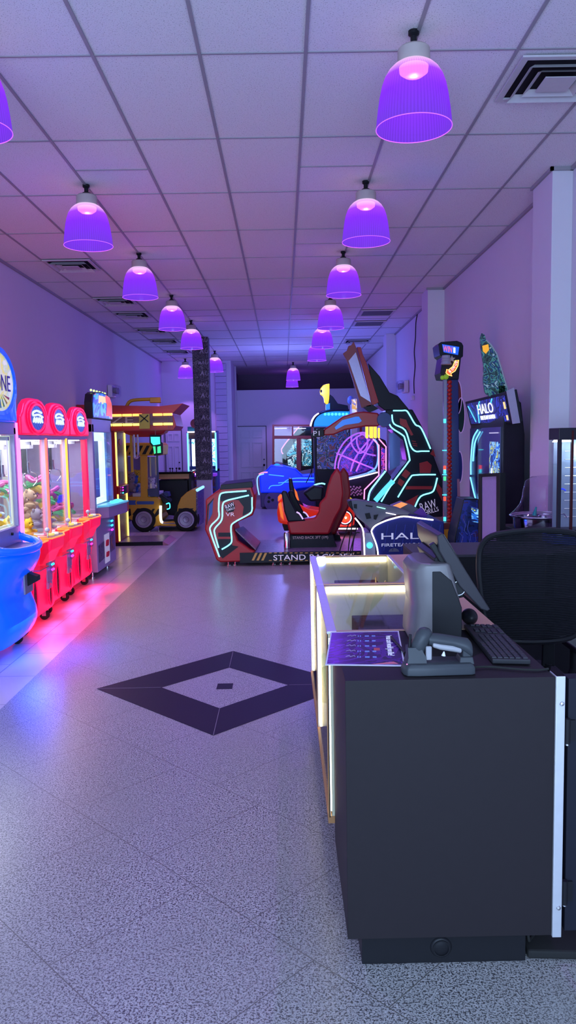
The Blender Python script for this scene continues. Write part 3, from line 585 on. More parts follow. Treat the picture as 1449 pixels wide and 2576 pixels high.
sb = lambda s, d, y: TLn+dn*s+nrm*d+Vector((0, y-2.76, 0))
Ls = (BRn-TLn).length
sh = part('screen_housing', mat('screen_shell', (.035, .032, .04), .35), t, loft([[sb(0, 0, y), sb(0, .022, y), sb(.05, .045, y), sb(Ls*.6, .05, y), sb(Ls-.02, .028, y), sb(Ls, .012, y), sb(Ls, 0, y)] for y in (2.76, 3.20)]), bevel=.004, smooth=True)
part('display', mat('display_glass', (.004, .004, .006), .08), sh, slab([sb(.01, -.001, 2.77), sb(Ls-.01, -.001, 2.77), sb(Ls-.01, -.001, 3.19), sb(.01, -.001, 3.19)], nrm*-.002))
part('rear_cover', BLACK, sh, loft([[sb(.07, .046, y), sb(.075, .075, y), sb(.13, .085, y), sb(.25, .075, y), sb(.26, .048, y)] for y in (2.80, 3.16)]), bevel=.006, smooth=True)
part('card_reader', BLACK, sh, slab([sb(.02, .04, 2.78), sb(.02, .062, 2.78), sb(.19, .062, 2.78), sb(.19, .04, 2.78)], (0, .03, 0)), bevel=.003)
part('neck', BLACK, t, loft([[(x-.03, 2.86, z-.02), (x+.03, 2.86, z-.02), (x+.03, 2.86, z+.03), (x-.03, 2.86, z+.03)] if 0 else [(x-.028, y, z-.02) for y in (2.84, 2.98)]+[(x+.028, y, z) for y in (2.98, 2.84)] for x, z in ((.555, 1.23), (.575, 1.26), (.60, 1.28))]), bevel=.004)
part('hinge', BLACK, t, cyl((.632, 2.77, 1.165), (.632, 3.0, 1.165), .026, 24), smooth=True)
part('hinge_ring', CHROME, t, lathe([(.024, -.002), (.027, -.002), (.027, .001), (.024, .001)], (.632, 2.768, 1.165), 28, 'y'))
part('bracket', BLACK, t, slab([(.59, 2.79, 1.26), (.62, 2.79, 1.26), (.66, 2.79, 1.15), (.64, 2.79, 1.12), (.61, 2.79, 1.14)], (0, .12, 0)), bevel=.003)
part('warning_label', CREAM, t, slab([sb(.10, .087, 2.80), sb(.13, .087, 2.80), sb(.13, .087, 2.84), sb(.10, .087, 2.84)], nrm*.001))
single('cash_wedge', 'black cash drawer side behind the terminal at the edge of the wooden ledge', 'cash drawer', BLACK, box(.62, .70, 3.03, 3.35, .968, 1.06), bevel=.006)

# ---------------------------------------------------------------- office chair
t = thing('office_chair', 'black mesh back office chair inside the booth', 'chair', (1.165, 3.7, 0))
BX, BY = 1.165, 3.50
ol = [(-.205, .79), (-.235, .90), (-.250, 1.02), (-.255, 1.12), (-.245, 1.20), (-.20, 1.252), (-.10, 1.274), (0, 1.28), (.10, 1.274), (.20, 1.252), (.245, 1.20), (.255, 1.12), (.250, 1.02), (.235, .90), (.205, .79), (.10, .76), (-.10, .76)]
def backy(x, z): return BY+.9*x*x+.10*(z-1.0)**2+.03*(z-1.0)
ring_pts = smooth_pts([(BX+x, backy(x, z), z) for x, z in ol], 4, True)
part('back_frame', BLACK, t, tube(ring_pts, .014, 8, True), smooth=True)
slats = []
for i in range(62):
    z = .775+i*.0081
    xs = sorted([(a[0]+(b[0]-a[0])*(z-a[1])/(b[1]-a[1])) for a, b in zip(ol, ol[1:]+ol[:1]) if (a[1]-z)*(b[1]-z) < 0])
    if len(xs) < 2: continue
    w0 = xs[-1]-.008
    slats.append(tube([(BX+w0*k/6, backy(w0*k/6, z), z) for k in range(-6, 7)], .0036, 4))
part('mesh_back', mat('chair_mesh', (.012, .012, .016), .55), t, *slats)
part('spine', BLACK, t, slab([(BX+.05, BY+.06, .62), (BX+.11, BY+.06, .62), (BX+.10, BY+.05, 1.16), (BX+.06, BY+.05, 1.16)], (0, .02, 0)), tube(smooth_pts([(BX+.08, BY+.07, .64), (BX+.06, BY+.12, .52), (BX, BY+.16, .47)], 5), .022, 8), bevel=.004)
part('lumbar_pad', RUBBER, t, loft([[(BX+x, backy(x, z)+.012, z) for x in (-.18, -.06, .06, .18)]+[(BX+x, backy(x, z)+.03, z) for x in (.18, .06, -.06, -.18)] for z in (.84, .90, .96)]), bevel=.004)
part('seat', mat('chair_fabric', (.015, .015, .02), .8), t, loft([[(BX+a*s, BY+.28+b*s, z) for a, b in ((-.25, -.2), (-.2, -.25), (.2, -.25), (.25, -.2), (.25, .2), (.2, .25), (-.2, .25), (-.25, .2))] for z, s in ((.44, .92), (.46, 1), (.50, 1), (.52, .94))]), bevel=.01, smooth=True)
for s in (-1, 1): part('armrest', BLACK, t, tube([(BX+s*.24, BY+.25, .47), (BX+s*.27, BY+.25, .55), (BX+s*.27, BY+.25, .66)], .018, 8), box(BX+s*.27-.04, BX+s*.27+.04, BY+.12, BY+.38, .66, .69), bevel=.008)
part('column', CHROME, t, cyl((BX, BY+.28, .1), (BX, BY+.28, .44), .025, 16))
for i in range(5):
    a = 2*PI*i/5+.3; e = Vector((BX+.29*math.cos(a), BY+.28+.29*math.sin(a), .075))
    l_ = part('base_leg', BLACK, t, tube([(BX, BY+.28, .11), e], [.028, .016], 8)); part('caster', RUBBER, l_, cyl(e+Vector((.0, .02, -.05)), e+Vector((0, -.02, -.05)), .025, 14))
# ================================================================ left side: prize machines
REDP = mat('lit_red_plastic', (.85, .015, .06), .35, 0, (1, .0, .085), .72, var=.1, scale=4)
BLUEP = mat('lit_blue_plastic', (.01, .12, .9), .2, 0, (.0, .10, 1), .55, var=.3, scale=5, bump=1)
ORN = glow('orange_edge', (1, .26, .04), 1.3); LEDR = glow('led_red', (1, .10, .06), 2.6); LEDO = glow('led_orange', (1, .33, .02), 2.4); LEDP = glow('led_pink', (1, .18, .75), 2.4)
INW = mat('lit_interior', (.75, .75, .78), .5); TOPL = glow('interior_led', (.9, .95, 1), 7); CYB = glow('coin_cyan', (.05, .75, .9), 2.5); PKB = glow('coin_pink', (1, .05, .75), 2.5)
CABM = mat('cabinet_lavender', (.36, .32, .54), .4, .2); SMOKE = mat('dark_hole', (.02, .005, .01), .6)
def ell(c, ry, rz, n=24, x=0): return [(c[0]+x, c[1]+ry*math.cos(2*PI*i/n), c[2]+rz*math.sin(2*PI*i/n)) for i in range(n)]
def caster(t, x, y):
    c = part('caster', RUBBER, t, cyl((x, y-.018, .045), (x, y+.018, .045), .045, 20), smooth=True)
    part('fork', CHROME, c, box(x-.02, x+.02, y-.028, y-.022, .04, .10), box(x-.02, x+.02, y+.022, y+.028, .04, .10), box(x-.03, x+.03, y-.03, y+.03, .095, .12))
def coin_light(t, x, y, z, s=1, pink_top=False):
    hs = part('coin_light', glass('coin_lens', (.75, .8, .95), .4), t, box(x, x+.035, y-.045*s, y+.045*s, z-.085*s, z+.085*s), bevel=.012)
    for k in range(3):
        for j in (-1, 1): part('led', (CYB if (k > 0) != pink_top else PKB), hs, ball((x+.02, y+j*.022*s, z+(k-1)*.05*s), .012*s, n=8, m=6))
def claw_rig(t, x, y, ztop, zc):
    g = part('gantry', GREYM, t, box(x-.32, x+.28, y-.015, y+.015, ztop-.05, ztop-.02), box(x-.05, x+.05, y-.06, y+.06, ztop-.09, ztop-.02))
    c = part('claw', CHROME, g, cyl((x, y, ztop-.09), (x, y, zc+.10), .006, 8), cyl((x, y, zc+.02), (x, y, zc+.11), .025, 14), lathe([(0, zc), (.035, zc), (.03, zc+.03), (0, zc+.035)], (x, y, 0), 16), smooth=True)
    for k in range(3):
        a = 2*PI*k/3+.5; d = Vector((math.cos(a), math.sin(a), 0)); p = Vector((x, y, zc))
        part('prong', CHROME, c, tube(smooth_pts([p+d*.02+UZ*.01, p+d*.085-UZ*.015, p+d*.095-UZ*.08, p+d*.05-UZ*.14], 4), .006, 6), smooth=True)
    part('motor_cover', BLACK, g, box(x-.03, x+.03, y-.12, y-.085, zc+.0, ztop-.09), bevel=.004)

def red_machine(xf, y0, label):
    w = .82; X = lambda a: xf+a; Y = lambda v: y0+v
    t = thing('claw_machine', label, 'claw machine', (xf-.4, y0+w/2, 0), 'three lit red claw machines in a row')
    prof_ = [(-.80, .125), (-.03, .10), (.0, .16), (-.01, .34), (.02, .50), (.015, .60), (-.005, .68), (-.005, .79), (-.80, .79)]
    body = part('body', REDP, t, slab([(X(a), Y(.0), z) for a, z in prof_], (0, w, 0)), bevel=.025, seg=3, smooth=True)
    for v, z, ry, rz in ((.17, .33, .055, .155), (.62, .27, .042, .10)):
        c = (X(.012), Y(v), z)
        s_ = part('speaker', REDP, body, ring(ell(c, ry*1.18, rz*1.1), ell(c, ry, rz), (.012, 0, 0)))
        part('grille', art('speaker_grille', [(.03, .003, .01), (.25, .01, .05)], 60, .6), s_, slab(ell((X(.006), Y(v), z), ry, rz), (.008, 0, 0)))
    part('coin_door', CABM, t, box(X(.012), X(.026), Y(.52), Y(.68), .40, .66), box(X(.0), X(.022), Y(.55), Y(.68), .33, .395), bevel=.004)
    coin_light(t, X(.026), Y(.64), .56)
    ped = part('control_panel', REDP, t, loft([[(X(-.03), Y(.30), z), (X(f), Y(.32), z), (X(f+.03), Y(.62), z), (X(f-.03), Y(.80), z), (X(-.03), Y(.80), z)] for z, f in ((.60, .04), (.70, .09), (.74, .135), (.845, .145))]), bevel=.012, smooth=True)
    part('rim', ORN, ped, tube([(X(-.0), Y(.30), .848), (X(.145), Y(.32), .848), (X(.175), Y(.62), .848), (X(.115), Y(.80), .848), (X(-.0), Y(.81), .848)], .008, 6))
    part('panel_top', mat('panel_art', (.10, .02, .05), .3), ped, slab([(X(.0), Y(.31), .846), (X(.14), Y(.325), .846), (X(.17), Y(.62), .846), (X(.11), Y(.79), .846), (X(.0), Y(.80), .846)], (0, 0, .003)))
    st_ = part('joystick', CHROME, t, cyl((X(.07), Y(.44), .85), (X(.07), Y(.44), .90), .008, 10)); part('knob', mat('joystick_ball', (.6, .65, .7), .2), st_, ball((X(.07), Y(.44), .915), .024), smooth=True)
    for a, v, c in ((.06, .58, (.9, .75, .2)), (.07, .68, (.85, .85, .8)), (.06, .35, (.9, .3, .15))): part('button', glow('button%.2f' % c[1], c, .8), t, cyl((X(a), Y(v), .848), (X(a), Y(v), .866), .032, 20), smooth=True)
    bn = part('prize_bin', glass('bin_plastic', (.95, .8, .75), .3), t, box(X(-.01), X(.12), Y(.02), Y(.29), .60, .83)); part('rim', ORN, bn, tube([(X(0), Y(.02), .835), (X(.12), Y(.02), .835), (X(.12), Y(.29), .835), (X(0), Y(.29), .835)], .008, 6))
    part('bin_floor', CHROME, bn, box(X(-.01), X(.12), Y(.02), Y(.29), .595, .602))
    # glazed upper cabinet
    part('deck', INW, t, box(X(-.79), X(-.02), Y(.02), Y(w-.02), .79, .815)); part('back_wall', INW, t, box(X(-.80), X(-.785), Y(.01), Y(w-.01), .80, 1.75))
    for v0, v1, a0, a1, m_ in ((.0, .035, -.80, -.76, CABM), (w-.035, w, -.80, -.76, CABM), (.0, .03, -.05, -.01, CABM), (w-(.085 if 'grey' in label else .04), w, -.06, .0, REDP if 'grey' in label else CABM)): part('post', m_, t, box(X(a0), X(a1), Y(v0), Y(v1), .80, 1.77), bevel=.005)
    if 'grey' not in label: part('led_strip', LEDO if 'middle' in label else LEDR, t, box(X(-.008), X(.006), Y(w-.085), Y(w-.045), .85, 1.77))
    if 'pink' in label: part('led_strip', LEDP, t, box(X(-.01), X(.002), Y(.0), Y(.022), .80, 1.77))
    part('front_glass', PANE, t, box(X(-.03), X(-.025), Y(.03), Y(w-.09), .82, 1.76)); part('side_glass', PANE, t, box(X(-.76), X(-.05), Y(.008), Y(.012), .82, 1.76)); part('side_glass', PANE, t, box(X(-.76), X(-.06), Y(w-.012), Y(w-.008), .82, 1.76))
    part('inner_light', TOPL, t, box(X(-.75), X(-.62), Y(.06), Y(w-.06), 1.745, 1.755), box(X(-.12), X(-.07), Y(.06), Y(w-.10), 1.745, 1.755))
    part('roof', CABM, t, box(X(-.80), X(-.0), Y(.0), Y(w), 1.757, 1.80), bevel=.004)
    # marquee: arched front with a round sign
    arch_ = [(.0, 1.80), (.0, 1.96), (.04, 1.985), (.06, 2.0), (.11, 2.07), (.20, 2.115), (.30, 2.13), (.52, 2.13), (.62, 2.115), (.71, 2.07), (.76, 2.0), (.78, 1.985), (w, 1.96), (w, 1.80)]
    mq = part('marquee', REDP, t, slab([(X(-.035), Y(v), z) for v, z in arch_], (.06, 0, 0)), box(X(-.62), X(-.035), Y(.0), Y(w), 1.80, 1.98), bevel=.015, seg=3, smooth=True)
    c = (X(.026), Y(.43), 1.955)
    part('bezel', REDP, mq, ring(ell(c, .235, .135), ell(c, .20, .112), (.014, 0, 0)), ring(ell(c, .285, .16), ell(c, .265, .148), (.010, 0, 0)), bevel=.005)
    sg = part('sign', art('marquee_blue', [(.0, .02, .18), (.0, .10, .65), (.01, .01, .12), (.05, .25, .85), (.0, .03, .3)], 9, .3, .5, 3, 'wave'), mq, slab(ell(c, .20, .112), (.006, 0, 0)))
    wv = glow('sign_script', (.75, .9, .95), 1.0)
    part('script_line', wv, sg, tube(smooth_pts([(X(.036), Y(.43+a), z) for a, z in ((.11, 2.005), (-.02, 2.02), (-.13, 2.0), (-.12, 1.975), (.02, 1.985), (.14, 1.965))], 4), .011, 6))
    part('script_line', wv, sg, tube(smooth_pts([(X(.036), Y(.43-.13+k*.033), 1.925+(.03 if k % 2 else -.012)) for k in range(9)], 3), .009, 6))
    for a in (-.72, -.08):
        for v in (.10, w-.10): caster(t, X(a), Y(v))
    claw_rig(t, X(-.32), Y(.42), 1.76, 1.42)
    return t
M = [(-2.29, 6.70, 'lit red claw machine next to the blue machine, pink corner light'), (-2.34, 7.57, 'lit red claw machine in the middle of the row of three'), (-2.37, 8.52, 'lit red claw machine next to the grey key machine')]
for a in M: red_machine(*a)

# ---- the blue machine at the left edge
def blue_machine():
    xf, y0, w = -2.28, 5.78, .84; X = lambda a: xf+a; Y = lambda v: y0+v
    t = thing('claw_machine', 'glossy blue bulbous claw machine cut by the left edge of the photo', 'claw machine', (xf-.4, y0+w/2, 0))
    def sec(z, f, pad=0):
        return [(X(-.80), Y(0), z), (X(-.80), Y(w), z), (X(-.15), Y(w+pad), z), (X(f*.35), Y(w+pad-.02), z), (X(f*.75), Y(w-.10+pad), z), (X(f*.95), Y(w-.24), z), (X(f), Y(w*.5), z), (X(f*.95), Y(.24), z), (X(f*.75), Y(.10), z), (X(f*.35), Y(.02), z), (X(-.15), Y(0), z)]
    body = part('body', BLUEP, t, loft([sec(.08, .04), sec(.14, .12), sec(.24, .19, .02), sec(.34, .19, .02), sec(.44, .13), sec(.55, .11), sec(.66, .17, .02), sec(.76, .24, .03), sec(.84, .25, .03), sec(.87, .22)]), smooth=True, sub=1)
    part('rim', BLUEP, body, tube(smooth_pts([(X(.02), Y(.04), .92), (X(.17), Y(.12), .885), (X(.24), Y(.42), .875), (X(.17), Y(.74), .885), (X(.02), Y(.82), .92), (X(-.03), Y(.82), .95)], 6), .032, 12), smooth=True)
    part('tray', mat('tray_liner', (.06, .06, .12), .3), body, slab([(X(-.02), Y(.08), .862), (X(.15), Y(.16), .862), (X(.20), Y(.42), .862), (X(.15), Y(.70), .862), (X(-.02), Y(.78), .862)], (0, 0, .02)))
    for i, (a, b, c_, d) in (): part('swirl', BLUEP, body, tube(smooth_pts([(X(a*.9), Y(b-.12), c_-.12), (X(a), Y(b-.02), c_-.05), (X(a*.98), Y(b+.06), c_+.04), (X(a*.8), Y(b+.08), c_+.14)], 5), [.004]+[.022]*13+[.012, .004], 8), smooth=True)
    pd = part('ticket_plate', GREYM, t, box(X(.155), X(.17), Y(.36), Y(.56), .50, .72), bevel=.004)
    part('slot', BLACK, pd, slab([(X(.17), Y(.42), .56), (X(.25), Y(.42), .60), (X(.25), Y(.42), .64), (X(.17), Y(.42), .67)], (0, .09, 0)), bevel=.004)
    part('lower_frame', CABM, t, box(X(-.80), X(-.01), Y(0), Y(w), .86, 1.02), bevel=.004); part('lock', BLACK, t, cyl((X(-.01), Y(.62), .97), (X(.005), Y(.62), .97), .012, 12))
    for v0, v1 in ((0, .07), (w-.07, w)): part('post', CABM, t, box(X(-.07), X(0), Y(v0), Y(v1), 1.02, 1.86), bevel=.004)
    part('top_frame', CABM, t, box(X(-.80), X(0), Y(0), Y(w), 1.80, 1.90), bevel=.004)
    part('led_strip', LEDP, t, box(X(-.002), X(.012), Y(w-.025), Y(w-.003), .90, 1.90))
    part('back_wall', INW, t, box(X(-.80), X(-.785), Y(0), Y(w), 1.02, 1.80)); part('deck', INW, t, box(X(-.79), X(-.02), Y(.01), Y(w-.01), 1.0, 1.025))
    part('front_glass', PANE, t, box(X(-.03), X(-.025), Y(.07), Y(w-.07), 1.02, 1.80)); part('side_glass', PANE, t, box(X(-.78), X(-.07), Y(w-.012), Y(w-.006), 1.02, 1.80))
    part('inner_frame', glow('inner_frame', (.7, .8, .6), .8), t, ring([(X(-.045), Y(.075), 1.03), (X(-.045), Y(w-.075), 1.03), (X(-.045), Y(w-.075), 1.79), (X(-.045), Y(.075), 1.79)], [(X(-.045), Y(.10), 1.05), (X(-.045), Y(w-.105), 1.05), (X(-.045), Y(w-.105), 1.76), (X(-.045), Y(.10), 1.76)], (.01, 0, 0)))
    part('inner_light', TOPL, t, box(X(-.7), X(-.1), Y(.1), Y(w-.1), 1.785, 1.795))
    arch_ = [(-.02, 1.90), (-.02, 2.08), (-.05, 2.12), (-.06, 2.22), (-.02, 2.33), (.08, 2.43), (.22, 2.50), (.42, 2.53), (.62, 2.50), (.76, 2.43), (.86, 2.33), (.89, 2.22), (.88, 2.12), (.85, 2.08), (.85, 1.90)]
    mq = part('marquee', BLUEP, t, slab([(X(-.06), Y(v), z) for v, z in arch_], (.07, 0, 0)), box(X(-.5), X(-.06), Y(.02), Y(w-.02), 1.90, 2.10), bevel=.02, seg=3, smooth=True)
    c = (X(.012), Y(.42), 2.22)
    sg = part('sign', art('marquee_yellow', [(.75, .8, .45), (.85, .8, .15), (.6, .75, .4), (.8, .85, .6)], 4, .3, .55, 2), mq, slab(ell(c, .33, .235, 40), (.01, 0, 0)))
    part('bezel', BLUEP, mq, ring(ell(c, .375, .275, 40), ell(c, .33, .235, 40), (.022, 0, 0)), bevel=.006)
    text('sign_text', 'ZONE', mat('sign_purple', (.06, .02, .3), .4), sg, (X(.024), Y(.44), 2.215), UY, UZ, h=.13, w=.46)
    for i, cc in enumerate(((.0, .35, .05), (.7, .3, .05), (.6, .05, .05), (.0, .3, .3), (.1, .4, .05), (.65, .45, .02), (.5, .02, .04))):
        a = -.9+.3*i; part('ray', mat('ray%d' % i, cc, .4), sg, slab([(X(.023), Y(.42+.10*math.sin(a)), 2.12-.0), (X(.023), Y(.42+.26*math.sin(a)), 2.22-.19*math.cos(a)-.02), (X(.023), Y(.42+.26*math.sin(a+.12)), 2.22-.19*math.cos(a+.12)-.02)], (.001, 0, 0)))
    for v in (.1, w-.1): caster(t, X(-.05), Y(v)); caster(t, X(-.7), Y(v))
    claw_rig(t, X(-.25), Y(.55), 1.80, 1.45)
blue_machine()

# ---- plush toys and other prizes, each one an object of its own
def toy(kind, col, loc, rot, s, label, group):
    s *= .88
    x, y, z = loc; m_ = mat('plush_%.2f_%.2f_%.2f' % col, col, .9, var=.15, scale=60, bump=.3)
    if kind == 'bear':
        t = thing('plush_bear', label, 'plush toy', loc, group)
        part('body', m_, t, ball((x, y, z+.07*s), .065*s, .06*s, .07*s), smooth=True); h = part('head', m_, t, ball((x+.01*s, y, z+.17*s), .058*s), smooth=True)
        part('muzzle', m_, h, ball((x+.06*s, y, z+.16*s), .025*s, .028*s, .02*s, 10, 8), smooth=True); part('nose', BLACK, h, ball((x+.083*s, y, z+.167*s), .008*s, n=8, m=6))
        for k in (-1, 1):
            part('ear', m_, h, ball((x, y+k*.045*s, z+.215*s), .012*s, .02*s, .02*s, 10, 8), smooth=True); part('eye', BLACK, h, ball((x+.062*s, y+k*.024*s, z+.185*s), .006*s, n=8, m=6))
            part('arm', m_, t, ball((x+.035*s, y+k*.065*s, z+.09*s), .042*s, .02*s, .02*s, 10, 8), smooth=True); part('leg', m_, t, ball((x+.055*s, y+k*.042*s, z+.025*s), .045*s, .024*s, .024*s, 10, 8), smooth=True)
    elif kind == 'curl':
        t = thing('curly_toy', label, 'toy', loc, group)
        for j in range(3):
            pts = [(x+(.05+.02*j)*s*math.cos(a+j)*(1 if j % 2 else .6), y+.05*s*math.sin(a+j), z+(.03+.035*j+.015*math.sin(2*a))*s) for a in [i*PI/6 for i in range(11)]]
            part('coil', [mat('coil_a', (.75, .55, .08), .5), mat('coil_b', (.08, .5, .2), .5), mat('coil_c', (.65, .1, .4), .5)][j], t, tube(pts, .014*s, 6), smooth=True)
    t.rotation_euler = (0, 0, rot); return t
YEL, TAN, PBL, WHT, GRY = (.85, .55, .03), (.55, .38, .24), (.45, .6, .75), (.75, .7, .72), (.35, .32, .4)
def fill(mi, items, kinds_label):
    xf, y0 = M[mi][0], M[mi][1]
    for i, (kind, a, v, z, s, col, lab) in enumerate(items):
        random.seed(mi*50+i); toy(kind, col, (xf+a, y0+v, z), random.uniform(-.7, .5), s, lab, kinds_label)
fill(0, [('bear', -.20, .20, .817, 1.25, YEL, 'yellow plush bear seated at the front of the red machine beside the blue one'), ('bear', -.14, .52, .817, 1.0, YEL, 'smaller yellow plush bear behind the joystick of the nearest red machine'), ('bear', -.42, .14, .96, 1.1, PBL, 'pale blue plush behind the yellow bear in the nearest red machine'), ('bear', -.42, .42, .98, 1.15, PBL, 'pale blue plush in the middle of the heap in the nearest red machine'),
         ('bear', -.60, .24, 1.07, 1.1, WHT, 'white plush high on the heap in the nearest red machine'), ('bear', -.60, .54, 1.08, 1.05, WHT, 'white plush by the right pane of the nearest red machine'), ('curl', -.62, .16, 1.27, 1.5, TAN, 'green and yellow curled toy on top of the heap in the nearest red machine'), ('curl', -.60, .42, 1.28, 1.6, TAN, 'striped curled toy at the back top of the heap in the nearest red machine'), ('curl', -.48, .28, 1.19, 1.4, TAN, 'coiled rainbow toy between the white plush in the nearest red machine')], 'prizes heaped in the first red claw machine')
fill(1, [('bear', -.20, .24, .817, 1.2, GRY, 'grey plush at the front of the middle red machine'), ('bear', -.18, .52, .817, 1.15, GRY, 'grey plush by the right pane of the middle red machine'), ('bear', -.36, .22, .96, 1.3, TAN, 'tan plush bear with dark nose in the middle red machine'), ('bear', -.36, .52, .98, 1.3, TAN, 'second tan plush bear in the middle red machine'),
         ('curl', -.58, .20, 1.16, 1.6, TAN, 'curled toys behind the tan bear in the middle red machine'), ('curl', -.58, .46, 1.17, 1.6, TAN, 'curled toy at the top of the heap in the middle red machine'), ('curl', -.46, .34, 1.12, 1.3, TAN, 'tangled curl toy between the bears of the middle red machine')], 'prizes heaped in the middle red claw machine')
fill(2, [('curl', -.20, .20, .817, 1.8, TAN, 'knotted curl toy low in the red machine next to the grey one'), ('curl', -.22, .50, .817, 1.9, TAN, 'knotted curl toy near the joystick of the third red machine'), ('curl', -.36, .30, .95, 2.0, TAN, 'big knotted curl toy halfway up the third red machine'), ('curl', -.40, .56, 1.0, 2.0, TAN, 'big curl toy beside the right post of the third red machine'), ('curl', -.44, .24, 1.14, 2.0, TAN, 'topmost curl toy of the heap in the third red machine'), ('curl', -.55, .50, 1.15, 1.9, TAN, 'curl toy at the back of the third red machine')], 'curly toys heaped in the third red claw machine')
single('blue_comb_toy', 'bright blue ridged plastic toy in the middle of the third red machine', 'toy', glow('blue_comb', (.01, .05, 1), .8), *[tube([(-2.57+.0, 8.72+.045*i, 1.05), (-2.55, 8.73+.045*i, 1.13)], .014, 6) for i in range(8)], tube([(-2.56, 8.70, 1.06), (-2.56, 9.06, 1.07)], .02, 8))
for i, (a, v, z, col, lab) in enumerate(((-.20, .66, 1.025, YEL, 'yellow plush at the right pane of the blue machine'), (-.45, .60, 1.025, WHT, 'white plush at the back of the blue machine'), (-.30, .42, 1.025, (.5, .05, .04), 'red and white plush in the blue machine'))):
    toy('bear', col, (-2.28+a, 5.78+v, z), 0, 1.2, lab, 'plush toys in the blue claw machine')

# ---- grey prize locker machine with a lit topper
def key_machine():
    xf, y0, w = -2.36, 9.56, 1.06; X = lambda a: xf+a; Y = lambda v: y0+v
    t = thing('prize_machine', 'grey prize machine with a bright window frame and red and blue lit topper', 'arcade machine', (xf-.4, y0+w/2, 0))
    part('lower_body', CABM, t, box(X(-.85), X(0), Y(0), Y(w), .09, .90), bevel=.006)
    part('shelf', CABM, t, slab([(X(0), Y(.12), .76), (X(.12), Y(.22), .76), (X(.20), Y(.98), .76), (X(0), Y(w), .76)], (0, 0, .14)), bevel=.006, label='jutting control shelf')
    part('shelf_top', mat('shelf_teal', (.15, .55, .65), .3, 0, (.1, .6, .8), .5), t, slab([(X(0), Y(.10), .902), (X(.13), Y(.20), .902), (X(.215), Y(1.0), .902), (X(0), Y(w), .902)], (0, 0, .022)), bevel=.004)
    part('button', CYB, t, lathe([(0, .03), (.05, .02), (.075, 0)], (X(.10), Y(.86), .925), 24), lathe([(0, .03), (.05, .02), (.06, 0)], (X(.10), Y(.62), .925), 24), smooth=True)
    part('side_trim', mat('red_white_trim', (.4, .02, .05), .4), t, box(X(.12), X(.21), Y(1.0), Y(1.02), .77, .90))
    for v0, v1, a in ((0, .08, 0), (w-.05, w, 0)): part('post', CABM, t, box(X(-.06), X(a), Y(v0), Y(v1), .90, 1.95), bevel=.004)
    part('header', CABM, t, box(X(-.85), X(0), Y(0), Y(w), 1.85, 2.02), bevel=.006)
    LW = glow('locker_led', (.60, .88, 1), 2.0)
    f = lambda v0, v1, z0, z1, a: [(X(a), Y(v0), z0), (X(a), Y(v1), z0), (X(a), Y(v1), z1), (X(a), Y(v0), z1)]
    part('lit_frame', LW, t, ring(f(.08, w-.22, .93, 1.85, -.10), f(.12, w-.36, 1.0, 1.74, -.10), (.05, 0, 0)))
    part('lit_frame', mat('side_glow', (.2, .35, .7), .3, 0, (.15, .35, .9), .6), t, box(X(-.12), X(-.06), Y(w-.21), Y(w-.05), .93, 1.85))
    part('prize_wall', art('prize_wall', [(.02, .02, .04), (.05, .06, .10), (.15, .18, .25), (.02, .03, .05), (.03, .03, .2)], 12, .3), t, box(X(-.45), X(-.44), Y(.08), Y(w-.2), .93, 1.85))
    for i in range(5):
        for j in range(4): part('key_peg', CHROME, t, cyl((X(-.44), Y(.2+i*.12), 1.05+j*.18), (X(-.36), Y(.2+i*.12), 1.05+j*.18), .012, 8))
    part('front_glass', PANE, t, box(X(-.012), X(-.007), Y(.08), Y(w-.05), .925, 1.85)); part('back_wall', CABM, t, box(X(-.85), X(-.83), Y(0), Y(w), .9, 1.86)); part('side_wall', CABM, t, box(X(-.83), X(-.06), Y(0), Y(.02), .90, 1.86)); part('side_wall', CABM, t, box(X(-.83), X(-.06), Y(w-.02), Y(w), .90, 1.86))
    arch_ = [(-.02, 2.02), (-.02, 2.22), (.04, 2.32), (.16, 2.35), (.5, 2.37), (.86, 2.35), (1.02, 2.31), (1.08, 2.22), (1.08, 2.02)]
    mq = part('topper', BLACK, t, slab([(X(-.08), Y(v), z) for v, z in arch_], (.10, 0, 0)), bevel=.006)
    in_ = [(.53+(v-.53)*.95, 2.19+(z-2.19)*.90) for v, z in arch_]
    part('print', art('topper_print', [(.0, .06, .6), (.02, .25, .9), (.0, .03, .4), (.03, .4, .8), (.75, .1, .04), (.8, .85, 1)], 2.2, .3, .9, 1.5), mq, slab([(X(.021), Y(v), z) for v, z in in_], (.003, 0, 0)))
    part('red_splash', glow('splash_red', (1, .12, .03), 1.1), mq, slab([(X(.026), Y(v), z) for v, z in ((.68, 2.07), (1.02, 2.07), (1.02, 2.24), (.92, 2.32), (.72, 2.34), (.62, 2.28), (.76, 2.22))], (.003, 0, 0)))
    part('lettering', glow('lettering', (1, .55, .3), 1.3), mq, *[tube(smooth_pts([(X(.032), Y(.30+.09*k), 2.22+.02*(k % 2)), (X(.032), Y(.33+.09*k), 2.31), (X(.032), Y(.36+.09*k), 2.24)], 4), .010, 6) for k in range(4)])
    part('bulb', glow('tiny_bulb', (.6, 1, .3), 1.6), mq, *[ball((X(-.03), Y(.15+.15*k), 2.375), .015, n=8, m=6) for k in range(6)])
    coin_light(t, X(.0), Y(.80), .60, 1.2)
    part('decal', art('grey_decal', [(.03, .02, .08), (.10, .08, .2), (.02, .02, .06)], 8, .4), t, slab([(X(.001), Y(.08), .20), (X(.001), Y(.40), .22), (X(.001), Y(.40), .44), (X(.001), Y(.08), .42)], (.003, 0, 0)))
    d2 = part('decal', mat('dark_decal', (.12, .09, .2), .4), t, slab([(X(.001), Y(.66), .24), (X(.001), Y(1.0), .25), (X(.001), Y(1.0), .50), (X(.001), Y(.66), .46)], (.003, 0, 0)))
    text('letter', 'K', mat('letter_gold', (.35, .12, .08), .4), d2, (X(.005), Y(.84), .36), UY, UZ, h=.17, w=.16)
